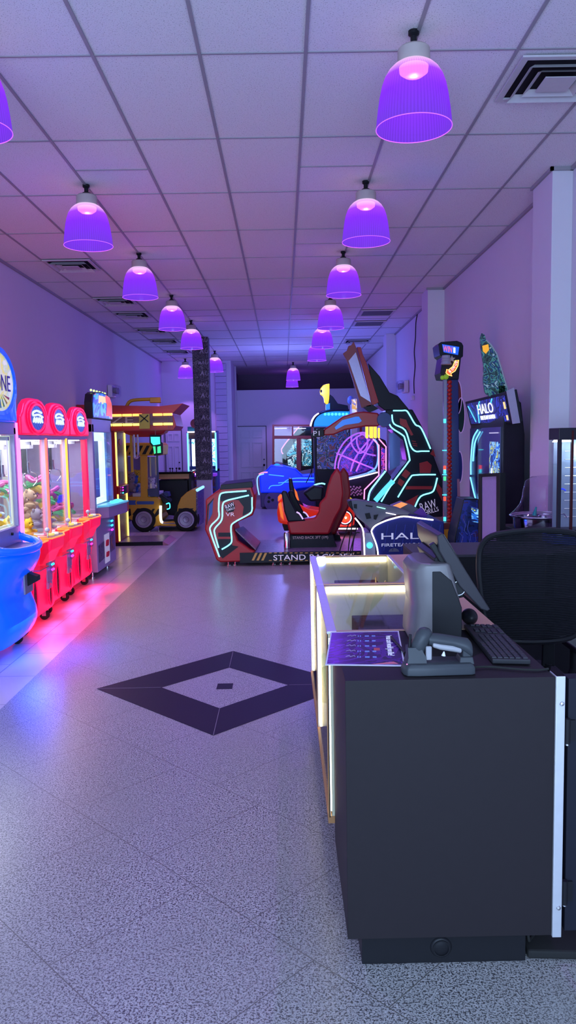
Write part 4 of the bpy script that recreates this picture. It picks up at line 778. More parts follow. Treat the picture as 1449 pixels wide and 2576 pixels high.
    pp = part('paper_sign', mat('paper_sign', (.8, .8, .9), .5, 0, (.7, .75, 1), .25), t, box(X(.006), X(.009), Y(.38), Y(.66), .14, .52))
    for z, s in ((.40, 1), (.25, .8)): part('red_writing', mat('red_ink', (.7, .02, .06), .5), pp, tube(smooth_pts([(X(.012), Y(.44+.03*k), z+(.035 if k % 2 else -.035)*s) for k in range(6)], 3), .010, 6))
    for v in (.12, w-.12):
        for a in (-.7, -.1): part('foot', CHROME, t, cyl((X(a), Y(v), .0), (X(a), Y(v), .09), .012, 10), cyl((X(a), Y(v), .0), (X(a), Y(v), .012), .03, 14))
    light('locker_light', 'POINT', (X(-.2), Y(.5), 1.75), (.6, .8, 1), 4, .04)
key_machine()
light('floor_glow_fill', 'AREA', (-2.02, 6.1, .34), (.02, .08, 1), 16, .5, (-1.90, 6.1, 0), .25)  # unseen lamp added to tint the floor with the plastic body's glow
for mi in range(3): light('floor_glow_fill', 'AREA', (-2.20-.03*mi, M[mi][1]+.4, .10), (1, .02, .12), 6, .5, (-2.10, M[mi][1]+.4, -.2), .12)  # same added floor tint in pink for the red machines
for mi in range(3): light('machine_light', 'AREA', (M[mi][0]-.35, M[mi][1]+.4, 1.74), (.9, .95, 1), 13, .5, (M[mi][0]-.35, M[mi][1]+.4, 0), .5)
light('machine_light', 'AREA', (-2.65, 6.2, 1.78), (.9, .95, 1), 13, .5, (-2.65, 6.2, 0), .5)
# ================================================================ machines further down the room
def S(pts, Y): return [at(x, y, Y) for x, y in pts]
def SX(pts, X): return [atx(x, y, X) for x, y in pts]
DY = lambda d: (0, d, 0)
def neon(name, m, parent, pts, Y, r=.010, k=4): return part(name, m, parent, tube(smooth_pts(S(pts, Y), k), r, 6), smooth=True)
MAR = mat('maroon_plastic', (.30, .012, .012), .35, 0, (1, .02, .02), .02); YELW = mat('dozer_yellow', (.62, .33, .01), .45); NY = glow('neon_yellow', (1, .78, .12), 2.6); NO = glow('neon_orange', (1, .42, .08), 2.4)
REDV = mat('ride_red', (.36, .008, .012), .4); DKB = mat('ride_black', (.012, .014, .02), .35); YT = mat('hazard_yellow', (.6, .40, .08), .5); BLK = mat('screen_black', (.006, .006, .01), .12)
TREAD = art('tread_plate', [(.10, .07, .10), (.22, .18, .24), (.14, .10, .16)], 25, .35, 0, 1)
# ---- tall prize machine with a roof
t = thing('prize_machine', 'tall dark red prize game with canopy roof and yellow neon bars', 'arcade machine', (-2.6, 13.1, 0))
Y0, Y1, XF = 12.66, 13.42, -2.76
part('cabinet', MAR, t, box(-3.32, XF, Y0, Y1, .02, 1.93), bevel=.01)
part('side_art', art('rocky_art', [(.03, .03, .03), (.10, .09, .09), (.02, .01, .01)], 10, .6), t, box(-3.2, XF-.07, Y0-.006, Y0, .1, 1.85))
for y in (Y0+.02, Y1-.02):
    part('neon_tube', NY, t, tube([(XF+.012, y, .08), (XF+.012, y, .86)], .014, 8)); part('neon_tube', NY, t, tube([(XF+.012, y, 1.0), (XF+.012, y, 1.88)], .014, 8))
for b_ in (box(XF, XF+.006, Y0+.07, Y1-.07, 1.02, 1.88), box(XF, XF+.006, Y0+.07, Y1-.07, .08, .80)): part('front_art', art('front_art', [(.05, .01, .02), (.16, .04, .05), (.02, .02, .05), (.25, .12, .05), (.03, .01, .02)], 5, .3, .15, 3), t, b_)
part('green_patch', mat('slime_green', (.30, .35, .03), .4), t, *[slab([(XF+.008, Y0+.12+.1*i, .80), (XF+.008, Y0+.20+.1*i, .80), (XF+.008, Y0+.16+.1*i, .58-.06*(i % 2))], (.003, 0, 0)) for i in range(5)], box(XF+.007, XF+.011, Y0+.25, Y1-.22, 1.08, 1.22))
part('face_badge', mat('badge_red', (.6, .08, .05), .4), t, slab(ell((XF+.008, Y0+.38, 1.72), .14, .055), (.006, 0, 0)))
part('coin_panel', MAR, t, box(XF, XF+.05, Y0+.02, Y1-.02, .84, .99), bevel=.01); coin_light(t, XF+.05, Y0+.16, .92, .9, True)
part('card_slot', DKB, t, box(XF+.05, XF+.058, Y0+.32, Y0+.52, .85, .98))
rf = part('roof', MAR, t, slab([(-3.35, Y0-.05, 1.90), (-1.79, Y0-.05, 1.90), (-1.74, Y0-.05, 1.97), (-1.79, Y0-.05, 2.17), (-1.62, Y0-.05, 2.33), (-2.0, Y0-.05, 2.29), (-3.35, Y0-.05, 2.34)], DY(.95)), bevel=.006, label='canopy roof flared at the end')
part('fascia', mat('fascia_dark', (.10, .05, .06), .4), rf, box(-3.3, -1.79, Y0-.07, Y0-.05, 1.99, 2.17))
for z, m_ in ((2.155, NO), (2.0, NY)):
    for i in range(9):
        x0 = -3.26+i*.165
        if i == 6: continue
        part('neon_segment', m_, rf, tube([(x0, Y0-.09, z), (x0+.15, Y0-.09, z)], .020, 8), smooth=True)
text('letters', 'PRIZE', mat('tin_letters', (.30, .27, .30), .4), rf, (-2.83, Y0-.072, 2.078), UX, UZ, h=.11, w=.80)
part('end_cage', CHROME, rf, *[cyl((-1.86+.03*k, Y0-.09, 1.93), (-1.86+.03*k, Y0-.09, 2.15), .004, 6) for k in range(3)])
bd = part('warning_board', mat('board_yellow', (.45, .42, .03), .5), rf, box(-2.33, -2.16, Y0-.11, Y0-.095, 1.93, 2.17)); part('board_mark', BLACK, bd, strip([(-2.31, Y0-.112, 2.15), (-2.18, Y0-.112, 2.04)], .008, (0, -.003, 0)), strip([(-2.18, Y0-.112, 2.15), (-2.31, Y0-.112, 2.04)], .008, (0, -.003, 0)))
part('under_drape', MAR, rf, loft([[(-2.30+a*s, Y0+.35+b*s, z) for a, b in ((-.36, -.2), (.36, -.2), (.36, .2), (-.36, .2))] for z, s in ((1.91, 1), (1.86, .9), (1.80, .5))]), bevel=.02)
part('boom', YELW, t, tube(smooth_pts([(-2.6, 12.9, 2.30), (-2.52, 12.9, 2.40), (-2.3, 12.9, 2.42), (-2.08, 12.9, 2.42)], 4), .03, 8), box(-2.2, -2.02, 12.85, 12.95, 2.36, 2.45), smooth=True, bevel=.01)
part('boom_post', YELW, t, box(-2.62, -2.58, 13.2, 13.24, 1.2, 1.9))
part('hook_tube', CHROME, t, tube(smooth_pts([(-2.40, 12.75, 1.84), (-2.40, 12.75, 1.6), (-2.41, 12.75, 1.48), (-2.44, 12.75, 1.46), (-2.46, 12.75, 1.50), (-2.46, 12.75, 1.84)], 5), .02, 8), smooth=True)
hs = part('hanging_sign', DKB, t, slab(S([(376, 1094), (405, 1094), (405, 1112), (409, 1115), (409, 1143), (388, 1147), (384, 1125), (376, 1115)], 12.8), DY(.05)), bevel=.006)
TL_ = glow('teal_sign', (.05, .9, .75), 1.6); GRN = glow('green_sign', (.05, .9, .3), 1.3)
part('lit_face', TL_, hs, slab(S([(379, 1099), (402, 1099), (403, 1117), (386, 1120), (380, 1113)], 12.79), DY(-.006))); part('lit_face', GRN, hs, slab(S([(385, 1123), (391, 1123), (392, 1140), (388, 1142)], 12.79), DY(-.006)), slab(S([(396, 1124), (404, 1122), (405, 1139), (396, 1140)], 12.79), DY(-.006)))
part('hanger', CHROME, hs, cyl(at(391, 1096, 12.82), at(391, 1082, 12.82), .005, 6))
pf = part('platform', TREAD, t, slab([(-2.76, Y0+.02, .035), (-2.03, Y0+.02, .035), (-2.03, Y1+.1, .035), (-2.76, Y1+.1, .035)], (0, 0, .03)), bevel=.004)
part('platform_edge', BLACK, pf, box(-2.85, -2.03, Y0, Y0+.02, 0, .06)); part('ramp', mat('ramp_pink', (.4, .15, .2), .5), pf, loft([[(-2.03, Y0, .0), (-2.03, Y0, .065), (-1.93, Y0, .004)], [(-2.03, Y1+.1, .0), (-2.03, Y1+.1, .065), (-1.93, Y1+.1, .004)]]))
# ---- yellow construction truck crane game
YT0 = 14.6
t = thing('truck_crane_game', 'yellow construction truck shaped crane game with hazard stripes', 'arcade machine', (-2.25, 15.0, 0))
def A(u, v): return (u, v)
part('roof_panel', YELW, t, slab(S([(315, 1114), (398, 1114), (406, 1120), (404, 1146), (315, 1147)], YT0), DY(.9)), bevel=.02)
part('hazard_stripe', BLACK, t, *[slab(S([(318+i*17, 1121), (326+i*17, 1121), (315+i*17, 1143), (306+i*17, 1143)], YT0-.006), DY(.006)) for i in range(5)])
for o_ in ([(352, 1146), (370, 1146), (372, 1252), (354, 1252)],): part('pillar', YELW, t, slab(S(o_, YT0), DY(.06)), bevel=.01)
part('pillar', YELW, t, slab(S([(314, 1146), (320, 1146), (322, 1252), (316, 1252)], YT0), DY(.06)))
part('corner_post', mat('truck_navy', (.01, .02, .12), .35), t, slab(S([(393, 1146), (397, 1146), (400, 1250), (395, 1250)], YT0), DY(.06)))
part('side_window', PANE, t, slab(S([(320, 1147), (352, 1147), (354, 1250), (322, 1250)], YT0+.03), DY(.006))); part('side_window', PANE, t, slab(S([(370, 1149), (394, 1149), (397, 1246), (372, 1246)], YT0+.03), DY(.006)))
part('window_sill', mat('truck_navy', (.01, .02, .12), .35), t, slab(S([(371, 1230), (397, 1228), (397, 1248), (380, 1250), (373, 1246)], YT0-.01), DY(.05)))
part('back_window', mat('haze_pane', (.25, .22, .45), .2), t, slab(S([(320, 1149), (394, 1149), (397, 1248), (322, 1248)], YT0+.88), DY(.01)))
body = [(316, 1250), (395, 1250), (401, 1256), (404, 1275), (404, 1290), (400, 1296), (406, 1305), (404, 1322), (384, 1326), (382, 1305), (378, 1292), (366, 1285), (352, 1285), (342, 1294), (338, 1312), (318, 1302)]
bp_ = part('body', YELW, t, slab(S(body, YT0), DY(.9)), bevel=.012)
part('hazard_stripe', BLACK, bp_, *[slab(S(q, YT0-.006), DY(.006)) for q in ([(322, 1280), (328, 1280), (330, 1296), (324, 1300)], [(345, 1279), (352, 1279), (344, 1288), (336, 1296), (333, 1294)], [(384, 1280), (390, 1280), (381, 1296), (377, 1290)], [(398, 1280), (402, 1280), (403, 1290), (388, 1304), (385, 1300)])])
part('name_plate', mat('plate_blue', (.02, .08, .3), .5), bp_, slab(S([(345, 1261), (386, 1261), (388, 1264), (386, 1269), (345, 1269), (343, 1265)], YT0-.006), DY(.006)), slab(S([(324, 1259), (342, 1259), (340, 1264), (342, 1270), (324, 1270)], YT0-.006), DY(.006)))
fd = [(445, 1296), (447, 1272), (455, 1252), (470, 1238), (482, 1232), (495, 1233), (496, 1326), (487, 1327), (485, 1304), (479, 1292), (468, 1286), (455, 1290), (449, 1302), (447, 1322), (440, 1324), (404, 1323), (404, 1315), (442, 1312)]
fp = part('fender', YELW, t, slab(S(fd, YT0), DY(.9)), bevel=.012)
part('hazard_stripe', BLACK, fp, *[slab(S(q, YT0-.006), DY(.006)) for q in ([(449, 1279), (458, 1279), (450, 1288), (447, 1292)], [(478, 1279), (487, 1279), (480, 1288), (474, 1286)], [(494, 1282), (495, 1290), (487, 1300), (485, 1294)])])
part('front_panel', art('truck_front', [(.10, .07, .2), (.2, .12, .3), (.06, .03, .12), (.25, .2, .3)], 6, .4), t, slab([at(497, 1238, YT0), at(497, 1326, YT0), at(513, 1314, YT0+.8), at(513, 1228, YT0+.8)], (-.03, 0, 0)))
part('lit_edge', glow('truck_edge', (.25, .6, 1), 1.6), t, tube([at(496, 1233, YT0), at(511, 1225, YT0+.8)], .03, 8))
def wheel(px, py):
    c = at(px, py, YT0-.02); R_ = .245
    w_ = part('wheel', RUBBER, t, lathe([(.12, -.09), (R_-.03, -.09), (R_, -.05), (R_, .05), (R_-.03, .09), (.12, .09)], (c.x, c.y+.1, c.z), 36, 'y'), smooth=True)
    part('hub', mat('hub_lilac', (.32, .26, .38), .4, .3), w_, lathe([(0, -.03), (.05, -.035), (.06, -.015), (.12, -.02), (.128, -.04), (.155, -.04), (.16, .0)], (c.x, c.y, c.z), 32, 'y'), smooth=True)
wheel(362, 1307); wheel(468, 1307)
part('grab_rail', glow('white_rail', (1, .95, .75), 1.6), t, tube(smooth_pts(S([(404, 1272), (404, 1300), (406, 1312), (410, 1314)], YT0-.05), 5), .026, 8), smooth=True)
part('seat', DKB, t, slab(S([(396, 1246), (404, 1243), (425, 1258), (427, 1265), (412, 1268)], YT0+.2), DY(.4)), bevel=.02); part('dashboard', mat('dash_blue', (.02, .03, .15), .4), t, slab(S([(410, 1238), (422, 1238), (425, 1250), (412, 1250)], YT0+.4), DY(.3)), bevel=.01)
part('handle_loop', CYB, t, tube(smooth_pts(S([(418, 1268), (426, 1266), (427, 1278), (420, 1281)], YT0+.1), 4), .012, 6))
part('step', mat('step_lilac', (.3, .25, .4), .5), t, slab([at(408, 1318, YT0), at(441, 1318, YT0), at(441, 1300, YT0+.7), at(425, 1298, YT0+.7)], (0, 0, .02)))
for px in (375, 399, 480): q = at(px, 1330, YT0+.1); part('foot', CHROME, t, cyl((q.x, q.y, .005), (q.x, q.y, .14), .012, 8), cyl((q.x, q.y, .0), (q.x, q.y, .012), .035, 12))
part('underframe', BLACK, t, box(-2.9, -1.68, YT0+.15, YT0+.85, .10, .2)); part('white_pile', INW, t, box(-2.9, -2.42, YT0+.08, YT0+.8, .66, .74))
for i, (px, py, c, s, l) in enumerate(((330, 1222, (.30, .25, .28), 1.7, 'grey plush toy in the left window of the yellow truck'), (338, 1243, (.02, .12, .4), 1.6, 'blue plush toy low in the left window of the yellow truck'), (347, 1200, YEL, 1.3, 'yellow plush toy high in the left window of the yellow truck'), (347, 1222, WHT, 1.8, 'white plush toy beside the pillar inside the yellow truck'), (382, 1224, WHT, 1.3, 'white plush toy in the right window of the yellow truck'), (326, 1200, TAN, 1.2, 'tan plush toy at the top of the heap in the yellow truck'))):
    q = at(px, py, YT0+.16+.125*i); toy('bear', c, (q.x, q.y, max(.745, q.z-.12)), -1.5, s, l, 'plush toys inside the yellow truck')
# ---- game table behind the truck
t = thing('game_table', 'black cocktail game table with gold edge band behind the yellow truck', 'table', (-2.3, 16.4, 0))
part('body', BLACK, t, box(-2.66, -2.0, 16.1, 16.8, .0, .9)); part('gold_band', mat('gold_band', (.5, .26, .08), .4), t, box(-2.7, -1.98, 16.05, 16.85, .93, 1.04), bevel=.01)
part('top', BLK, t, box(-2.76, -1.92, 16.0, 16.9, 1.055, 1.085), bevel=.01); part('neck', BLACK, t, box(-2.4, -2.1, 16.2, 16.6, .88, .94))
for px in (428, 434, 444): q = at(px, 1184, 16.1); part('joystick', BLACK, t, cyl((q.x, 16.1, 1.085), (q.x, 16.1, 1.14), .008, 8), ball((q.x, 16.1, 1.15), .02, n=10, m=8))
part('back_board', BLACK, t, box(-2.02, -1.94, 16.1, 16.7, 0, 1.03))
# ---- bright white screen game by the column
t = thing('arcade_cabinet', 'bright white screened game with blue light strips half hidden by the column', 'arcade machine', (-1.9, 18.1, 0))
part('cabinet', mat('cab_blue', (.01, .03, .25), .35), t, box(-2.24, -1.55, 17.95, 18.6, .1, 1.05), box(-2.24, -1.55, 18.3, 18.6, 1.0, 1.95))
part('screen', art('ocean_screen', [(.85, .95, 1), (.9, 1, 1), (.1, .45, .9), (.85, .95, 1), (.9, .75, .2)], 3.5, .3, 1.8, 1.5), t, box(-2.17, -1.6, 18.28, 18.3, 1.12, 1.76))
part('light_strip', glow('strip_blue', (.15, .6, 1), 2.2), t, box(-2.235, -2.20, 17.93, 17.95, 1.02, 1.9), box(-1.585, -1.55, 17.93, 17.95, 1.02, 1.9))
part('side_wing', mat('cab_blue', (.01, .03, .25), .35), t, box(-2.24, -2.20, 17.95, 18.3, 1.0, 1.93), box(-1.59, -1.55, 17.95, 18.3, 1.0, 1.93))
part('header', mat('header_brown', (.2, .12, .08), .5), t, box(-2.2, -1.59, 17.95, 18.0, 1.77, 1.90)); part('header_strip', WNEON, t, box(-2.22, -1.57, 17.92, 17.95, 1.91, 1.94))
part('control_deck', mat('deck_violet', (.10, .02, .4), .4, 0, (.35, .05, 1), .5), t, box(-2.24, -1.55, 17.6, 17.95, .90, .97), bevel=.01)
part('lit_button', glow('btn_red', (1, .05, .05), 2), t, ball((-2.08, 17.65, 1.0), .035), ball((-1.95, 17.65, 1.0), .035)); part('lit_button', glow('btn_white', (1, .9, 1), 2), t, ball((-2.13, 17.6, .96), .03), ball((-2.0, 17.6, .96), .03), ball((-1.88, 17.6, .96), .03))
part('speaker_art', art('cab_art', [(.02, .02, .15), (.2, .08, .03), (.03, .05, .3)], 6, .4), t, box(-2.2, -1.6, 17.94, 17.955, .2, .9))
tp = part('topper', mat('topper_teal', (.02, .2, .3), .5), t, box(-2.22, -1.7, 18.0, 18.05, 1.95, 2.05))
part('round_sign', mat('round_red', (.35, .08, .10), .5), tp, lathe([(0, -.02), (.11, -.02), (.11, .02), (0, .02)], (-2.04, 18.0, 2.12), 24, 'y')); part('yellow_shape', mat('shape_yellow', (.6, .4, .05), .5), tp, box(-1.93, -1.83, 17.98, 18.03, 2.02, 2.26), bevel=.03)
# ================================================================ the seated simulator ride
RY = 10.4
t = thing('simulator_ride', 'big red and black seated simulator ride outlined in cyan light strips', 'arcade machine', (.6, 10.95, 0))
pod = [(517, 1257), (541, 1238), (552, 1233), (557, 1222), (632, 1216), (637, 1235), (641, 1246), (637, 1296), (588, 1318), (590, 1335), (599, 1360), (630, 1382), (643, 1387), (619, 1413), (555, 1415), (544, 1409), (525, 1354), (515, 1332), (518, 1296)]
pd = part('console_pod', REDV, t, slab(S(pod, RY), DY(.95)), bevel=.02, label='red console pod with blue vent and cyan light strips')
OV = RY-.006
part('black_panel', DKB, pd, slab(S([(553, 1243), (628, 1232), (634, 1250), (634, 1285), (610, 1298), (613, 1275), (600, 1258), (575, 1256), (556, 1262), (552, 1250)], OV), DY(.006)), slab(S([(549, 1340), (583, 1340), (583, 1350), (549, 1350)], OV), DY(.006)), slab(S([(548, 1356), (580, 1356), (584, 1372), (600, 1375), (560, 1405), (551, 1395)], OV), DY(.006)))
part('vent', mat('vent_blue', (.01, .06, .3), .4), pd, slab(S([(527, 1270), (536, 1258), (534, 1292), (524, 1312)], OV), DY(.006)))
part('black_outline', DKB, pd, slab(S([(522, 1270), (538, 1252), (537, 1257), (525, 1272), (521, 1320), (519, 1320)], OV), DY(.004)))
part('stripe', DKB, pd, *[slab(S([(603+i*5, 1402), (607+i*5, 1402), (612+i*5, 1412), (608+i*5, 1412)], OV), DY(.006)) for i in range(3)])
for L_ in ([(620, 1235), (590, 1237), (560, 1240), (552, 1250), (550, 1280), (550, 1302), (530, 1324), (531, 1343), (552, 1401)], [(626, 1246), (600, 1252), (569, 1260), (560, 1271), (558, 1307), (541, 1329), (540, 1343), (550, 1378)], [(634, 1251), (634, 1270), (634, 1282), (627, 1293), (588, 1315), (581, 1329), (583, 1360), (576, 1371), (558, 1382)]): neon('light_strip', CYAN, pd, L_, RY-.02, .0105)
lo = part('logo_badge', DKB, pd, slab(S([(565, 1273), (585, 1262), (591, 1272), (588, 1286), (575, 1290), (566, 1283)], OV-.002), DY(.002)))
u_ = (at(590, 1267, RY)-at(566, 1277, RY)).normalized(); v_ = (u_.cross(UY)*-1).normalized()
if v_.z < 0: v_ = -v_
cW = at(578, 1272, OV-.008); text('logo_text', 'RAW', PAINTW, lo, cW, u_, v_, h=.055, w=.125); text('logo_text', 'THRILLS', PAINTW, lo, at(580, 1281, OV-.008), u_, v_, h=.028, w=.12); text('logo_text', 'VR', PAINTW, lo, at(579, 1294, OV-.008), UX, UZ, h=.05, w=.12)
part('top_tray', DKB, t, slab(S([(553, 1232), (556, 1219), (634, 1211), (637, 1226)], RY-.01), DY(.9)), bevel=.006)
part('foot_plate', TREAD, t, slab([at(592, 1335, RY+.03), at(643, 1384, RY+.03), at(655, 1366, RY+.9), at(612, 1327, RY+.9)], (0, 0, .02)))
dk = part('deck', TREAD, t, box(-.55, 2.05, RY+.0, RY+1.3, .15, .185)); 
fr = part('deck_side', DKB, t, box(-.62, 2.05, RY-.02, RY, .045, .185), box(-.55, 2.05, RY, RY+1.3, .05, .15))
part('hazard_bar', YT, fr, *[slab(S([(633+i*12, 1410), (639+i*12, 1410), (648+i*12, 1391), (642+i*12, 1391)], RY-.026), DY(.006)) for i in range(3)])
part('hazard_dash', YT, fr, *[slab(S([(x, y), (x+7, y), (x+8, y-2), (x+1, y-2)], RY-.026), DY(.006)) for x in range(676, 905, 13) for y in (1392, 1411)])
text('warning_text', 'STAND BACK 3FT', PAINTW, fr, at(789, 1401, RY-.03), UX, UZ, h=.072, w=1.10)
for px in (575, 592, 688, 708, 730, 850): q = at(px, 1420, RY+.1); part('foot', CHROME, t, cyl((q.x, q.y, .004), (q.x, q.y, .06), .012, 8), cyl((q.x, q.y, .0), (q.x, q.y, .01), .03, 12))
back = [(848, 1175), (833, 1196), (824, 1222), (818, 1250), (803, 1266), (802, 1287), (792, 1303), (764, 1305), (722, 1312), (728, 1345), (828, 1345), (844, 1306), (860, 1278), (866, 1240), (860, 1192)]
wing = [(708, 1238), (714, 1234), (721, 1236), (729, 1254), (746, 1287), (771, 1311), (724, 1313), (715, 1287)]
def seat(dy, dx):
    st_ = part('seat', REDV, t, *[slab([p+Vector((dx, 0, 0)) for p in S(back, 10.75+dy+k)], DY(.06)) for k in (0, .40)], slab([p+Vector((dx+.02, 0, 0)) for p in S([(846, 1200), (828, 1250), (806, 1275), (800, 1300), (728, 1318), (730, 1344), (826, 1344), (858, 1276), (862, 1240)], 10.81+dy)], DY(.34)), bevel=.03, seg=3, smooth=True)
    for k in (0, .40): part('side_bolster', DKB, st_, slab([p+Vector((dx, 0, 0)) for p in S(wing, 10.74+dy+k)], DY(.07)), bevel=.02, seg=3, smooth=True)
    part('harness', mat('lilac_strip', (.6, .5, .8), .4, 0, (.8, .6, 1), .8), st_, tube(smooth_pts([p+Vector((dx, 0, 0)) for p in S([(746, 1288), (753, 1292), (758, 1299), (762, 1306)], 10.72+dy)], 4), .012, 6))
    b_ = part('seat_base', DKB, t, slab([p+Vector((dx, 0, 0)) for p in S([(725, 1346), (838, 1346), (842, 1360), (851, 1386), (718, 1386), (722, 1360)], 10.78+dy)], DY(.42)), bevel=.01)
    if not dy: text('warning_text', 'STAND BACK 3FT (1M)', mat('tan_text', (.6, .5, .45), .5), b_, at(781, 1353, 10.77), UX, UZ, h=.05, w=.50)
seat(0, 0); seat(.72, .10)
part('post_light', CHROME, t, lathe([(0, .19), (.045, .19), (.045, .40), (.03, .42), (0, .42)], (.03, 10.72, 0), 20), smooth=True)
# tower with the arm, mirror board and neon outlines
TY = 11.15
tw = part('tower', DKB, t, slab(S([(970, 1030), (1038, 1030), (1057, 1064), (1085, 1122), (1093, 1152), (1112, 1203), (1114, 1300), (1050, 1305), (1003, 1297), (940, 1283), (950, 1262), (989, 1205), (1024, 1160), (1015, 1108), (985, 1080), (970, 1050)], TY), DY(.45)), bevel=.015, label='black tower with cyan outlines and red graphics')
for L_ in ([(989, 1033), (1010, 1033), (1022, 1033), (1030, 1043), (1045, 1068), (1060, 1078), (1083, 1129)], [(973, 1045), (980, 1068), (989, 1079), (1012, 1094), (1019, 1105), (1030, 1152), (1026, 1164), (989, 1213), (959, 1262)], [(986, 1043), (991, 1066), (1019, 1082), (1033, 1122), (1045, 1135), (1060, 1135), (1080, 1135)], [(1096, 1194), (1045, 1195), (1031, 1203), (1001, 1251)], [(1100, 1202), (1093, 1229), (1085, 1239), (1058, 1249), (1043, 1277)]): neon('light_strip', CYAN, tw, L_, TY-.02, .011)
RG = mat('red_graphic', (.35, .012, .015), .4)
part('red_graphic', RG, tw, *[slab(S(q, TY-.006), DY(.006)) for q in ([(1006, 1052), (1022, 1056), (1026, 1068), (1040, 1094), (1034, 1096), (1022, 1076), (1012, 1072), (1006, 1066)], [(1055, 1165), (1075, 1160), (1086, 1170), (1083, 1190), (1056, 1190)], [(1020, 1180), (1033, 1190), (1022, 1204), (1010, 1196)], [(1005, 1203), (1018, 1212), (1010, 1224), (1000, 1216)], [(1022, 1223), (1088, 1223), (1086, 1231), (1020, 1231)], [(1020, 1262), (1052, 1245), (1040, 1276), (1026, 1280)], [(1090, 1130), (1096, 1150), (1082, 1142)], [(1100, 1215), (1112, 1230), (1113, 1262), (1098, 1232)], [(1036, 1108), (1046, 1110), (1046, 1112), (1036, 1110)], [(1038, 1114), (1049, 1116), (1049, 1118), (1038, 1116)], [(1039, 1119), (1050, 1121), (1050, 1123), (1039, 1121)])])
lb = part('logo_badge', DKB, tw, slab([at(1079, 1280, TY-.012)+Vector((.17*math.cos(a), 0, .17*math.sin(a))) for a in [2*PI*i/24 for i in range(24)]], DY(.006)))
u2 = (at(1098, 1272, TY)-at(1058, 1284, TY)).normalized(); v2 = u2.cross(UY); v2 = v2 if v2.z > 0 else -v2
text('logo_text', 'RAW', PAINTW, lb, at(1077, 1271, TY-.02), u2, v2, h=.12, w=.24); text('logo_text', 'THRILLS', PAINTW, lb, at(1082, 1286, TY-.02), u2, v2, h=.065, w=.25)
part('inner_leg', DKB, tw, slab(S([(968, 1180), (985, 1200), (950, 1265), (925, 1262)], TY+.05), DY(.2)), bevel=.01)
neon('light_strip', CYAN, tw, [(970, 1185), (950, 1210), (931, 1236), (926, 1259)], TY, .013); neon('light_strip', glow('cyan_thick', (.1, .6, .95), 1.4), tw, [(989, 1210), (966, 1234), (944, 1260)], TY+.0, .04)
part('mirror_column', mat('mirror_strip', (.12, .2, .45), .1, .6, (.2, .3, 1), .12), tw, slab(S([(980, 1090), (1002, 1088), (1007, 1105), (1006, 1170), (980, 1185)], TY+.1), DY(.1)))
part('shoulder', DKB, tw, slab(S([(926, 913), (956, 947), (980, 987), (1001, 996), (1026, 1026), (1030, 1032), (970, 1034), (952, 1020), (933, 956)], TY+.05), DY(.35)), bevel=.01)
am = part('arm', mat('arm_red', (.42, .015, .015), .35), t, slab(S([(812, 1096), (815, 1080), (840, 1063), (863, 1047), (895, 1037), (915, 1035), (952, 1039), (958, 1064), (952, 1073), (919, 1073), (868, 1082), (840, 1094)], TY-.05), DY(.12)), bevel=.02, seg=3)
part('arm_inset', mat('inset_blue', (.02, .22, .85), .3, 0, (.02, .25, 1), .35), am, slab(S([(842, 1075), (861, 1057), (895, 1048), (903, 1048), (910, 1059), (903, 1064), (868, 1069), (845, 1081)], TY-.062), DY(.012)))
pb = part('player_tag', BLACK, am, slab(S([(783, 1090), (800, 1080), (814, 1076), (816, 1097), (783, 1102)], TY-.08), DY(.15)), bevel=.008); text('tag_text', 'P1', PAINTW, pb, at(796, 1090, TY-.085), UX, UZ, h=.065, w=.09)
part('joint', mat('joint_blue', (.02, .05, .2), .35), am, lathe([(0, -.08), (.10, -.08), (.11, 0), (.10, .2), (0, .2)], at(965, 1056, TY), 28, 'y'), smooth=True)
mb = part('mirror_board', mat('board_frame', (.25, .06, .05), .5), t, slab(S([(863, 889), (873, 882), (877, 870), (884, 868), (890, 859), (896, 874), (935, 1022), (910, 1026), (873, 907)], TY), DY(.08)), bevel=.006)
part('mirror', mat('mirror_grey', (.45, .43, .6), .15, .5), mb, slab(S([(877, 908), (895, 886), (933, 1012), (923, 1006), (907, 996)], TY-.01), DY(.01)))
part('board_side', REDV, mb, slab(S([(898, 873), (908, 873), (912, 890), (923, 915), (953, 1012), (936, 1021)], TY+.02), DY(.12)), bevel=.006)
part('board_bracket', DKB, mb, slab(S([(912, 1022), (938, 1018), (952, 1028), (930, 1038)], TY), DY(.1)))
part('headset_cable', RUBBER, t, *[tube(smooth_pts(S(q, 11.1), 5), .007, 6) for q in ([(786, 1102), (785, 1150), (783, 1185), (770, 1215)], [(796, 1102), (796, 1160), (797, 1190), (806, 1215)], [(784, 1102), (786, 1140), (784, 1200)])])
part('steering_yoke', DKB, t, slab(S([(762, 1240), (790, 1222), (815, 1225), (812, 1260), (780, 1262)], 11.3), DY(.25)), bevel=.03)
# floor cables by the ride
for i, (q, l) in enumerate((([(878, 1315), (868, 1345), (855, 1385)], 'left black cable hanging beside the ride deck'), ([(900, 1318), (892, 1345), (882, 1385)], 'right black cable hanging beside the ride deck'))): single('loose_cable', l, 'cable', RUBBER, tube(smooth_pts(S(q, 9.9)+[Vector((at(*q[-1], 9.9).x-.05, 9.9, .01))], 5), .008, 6))
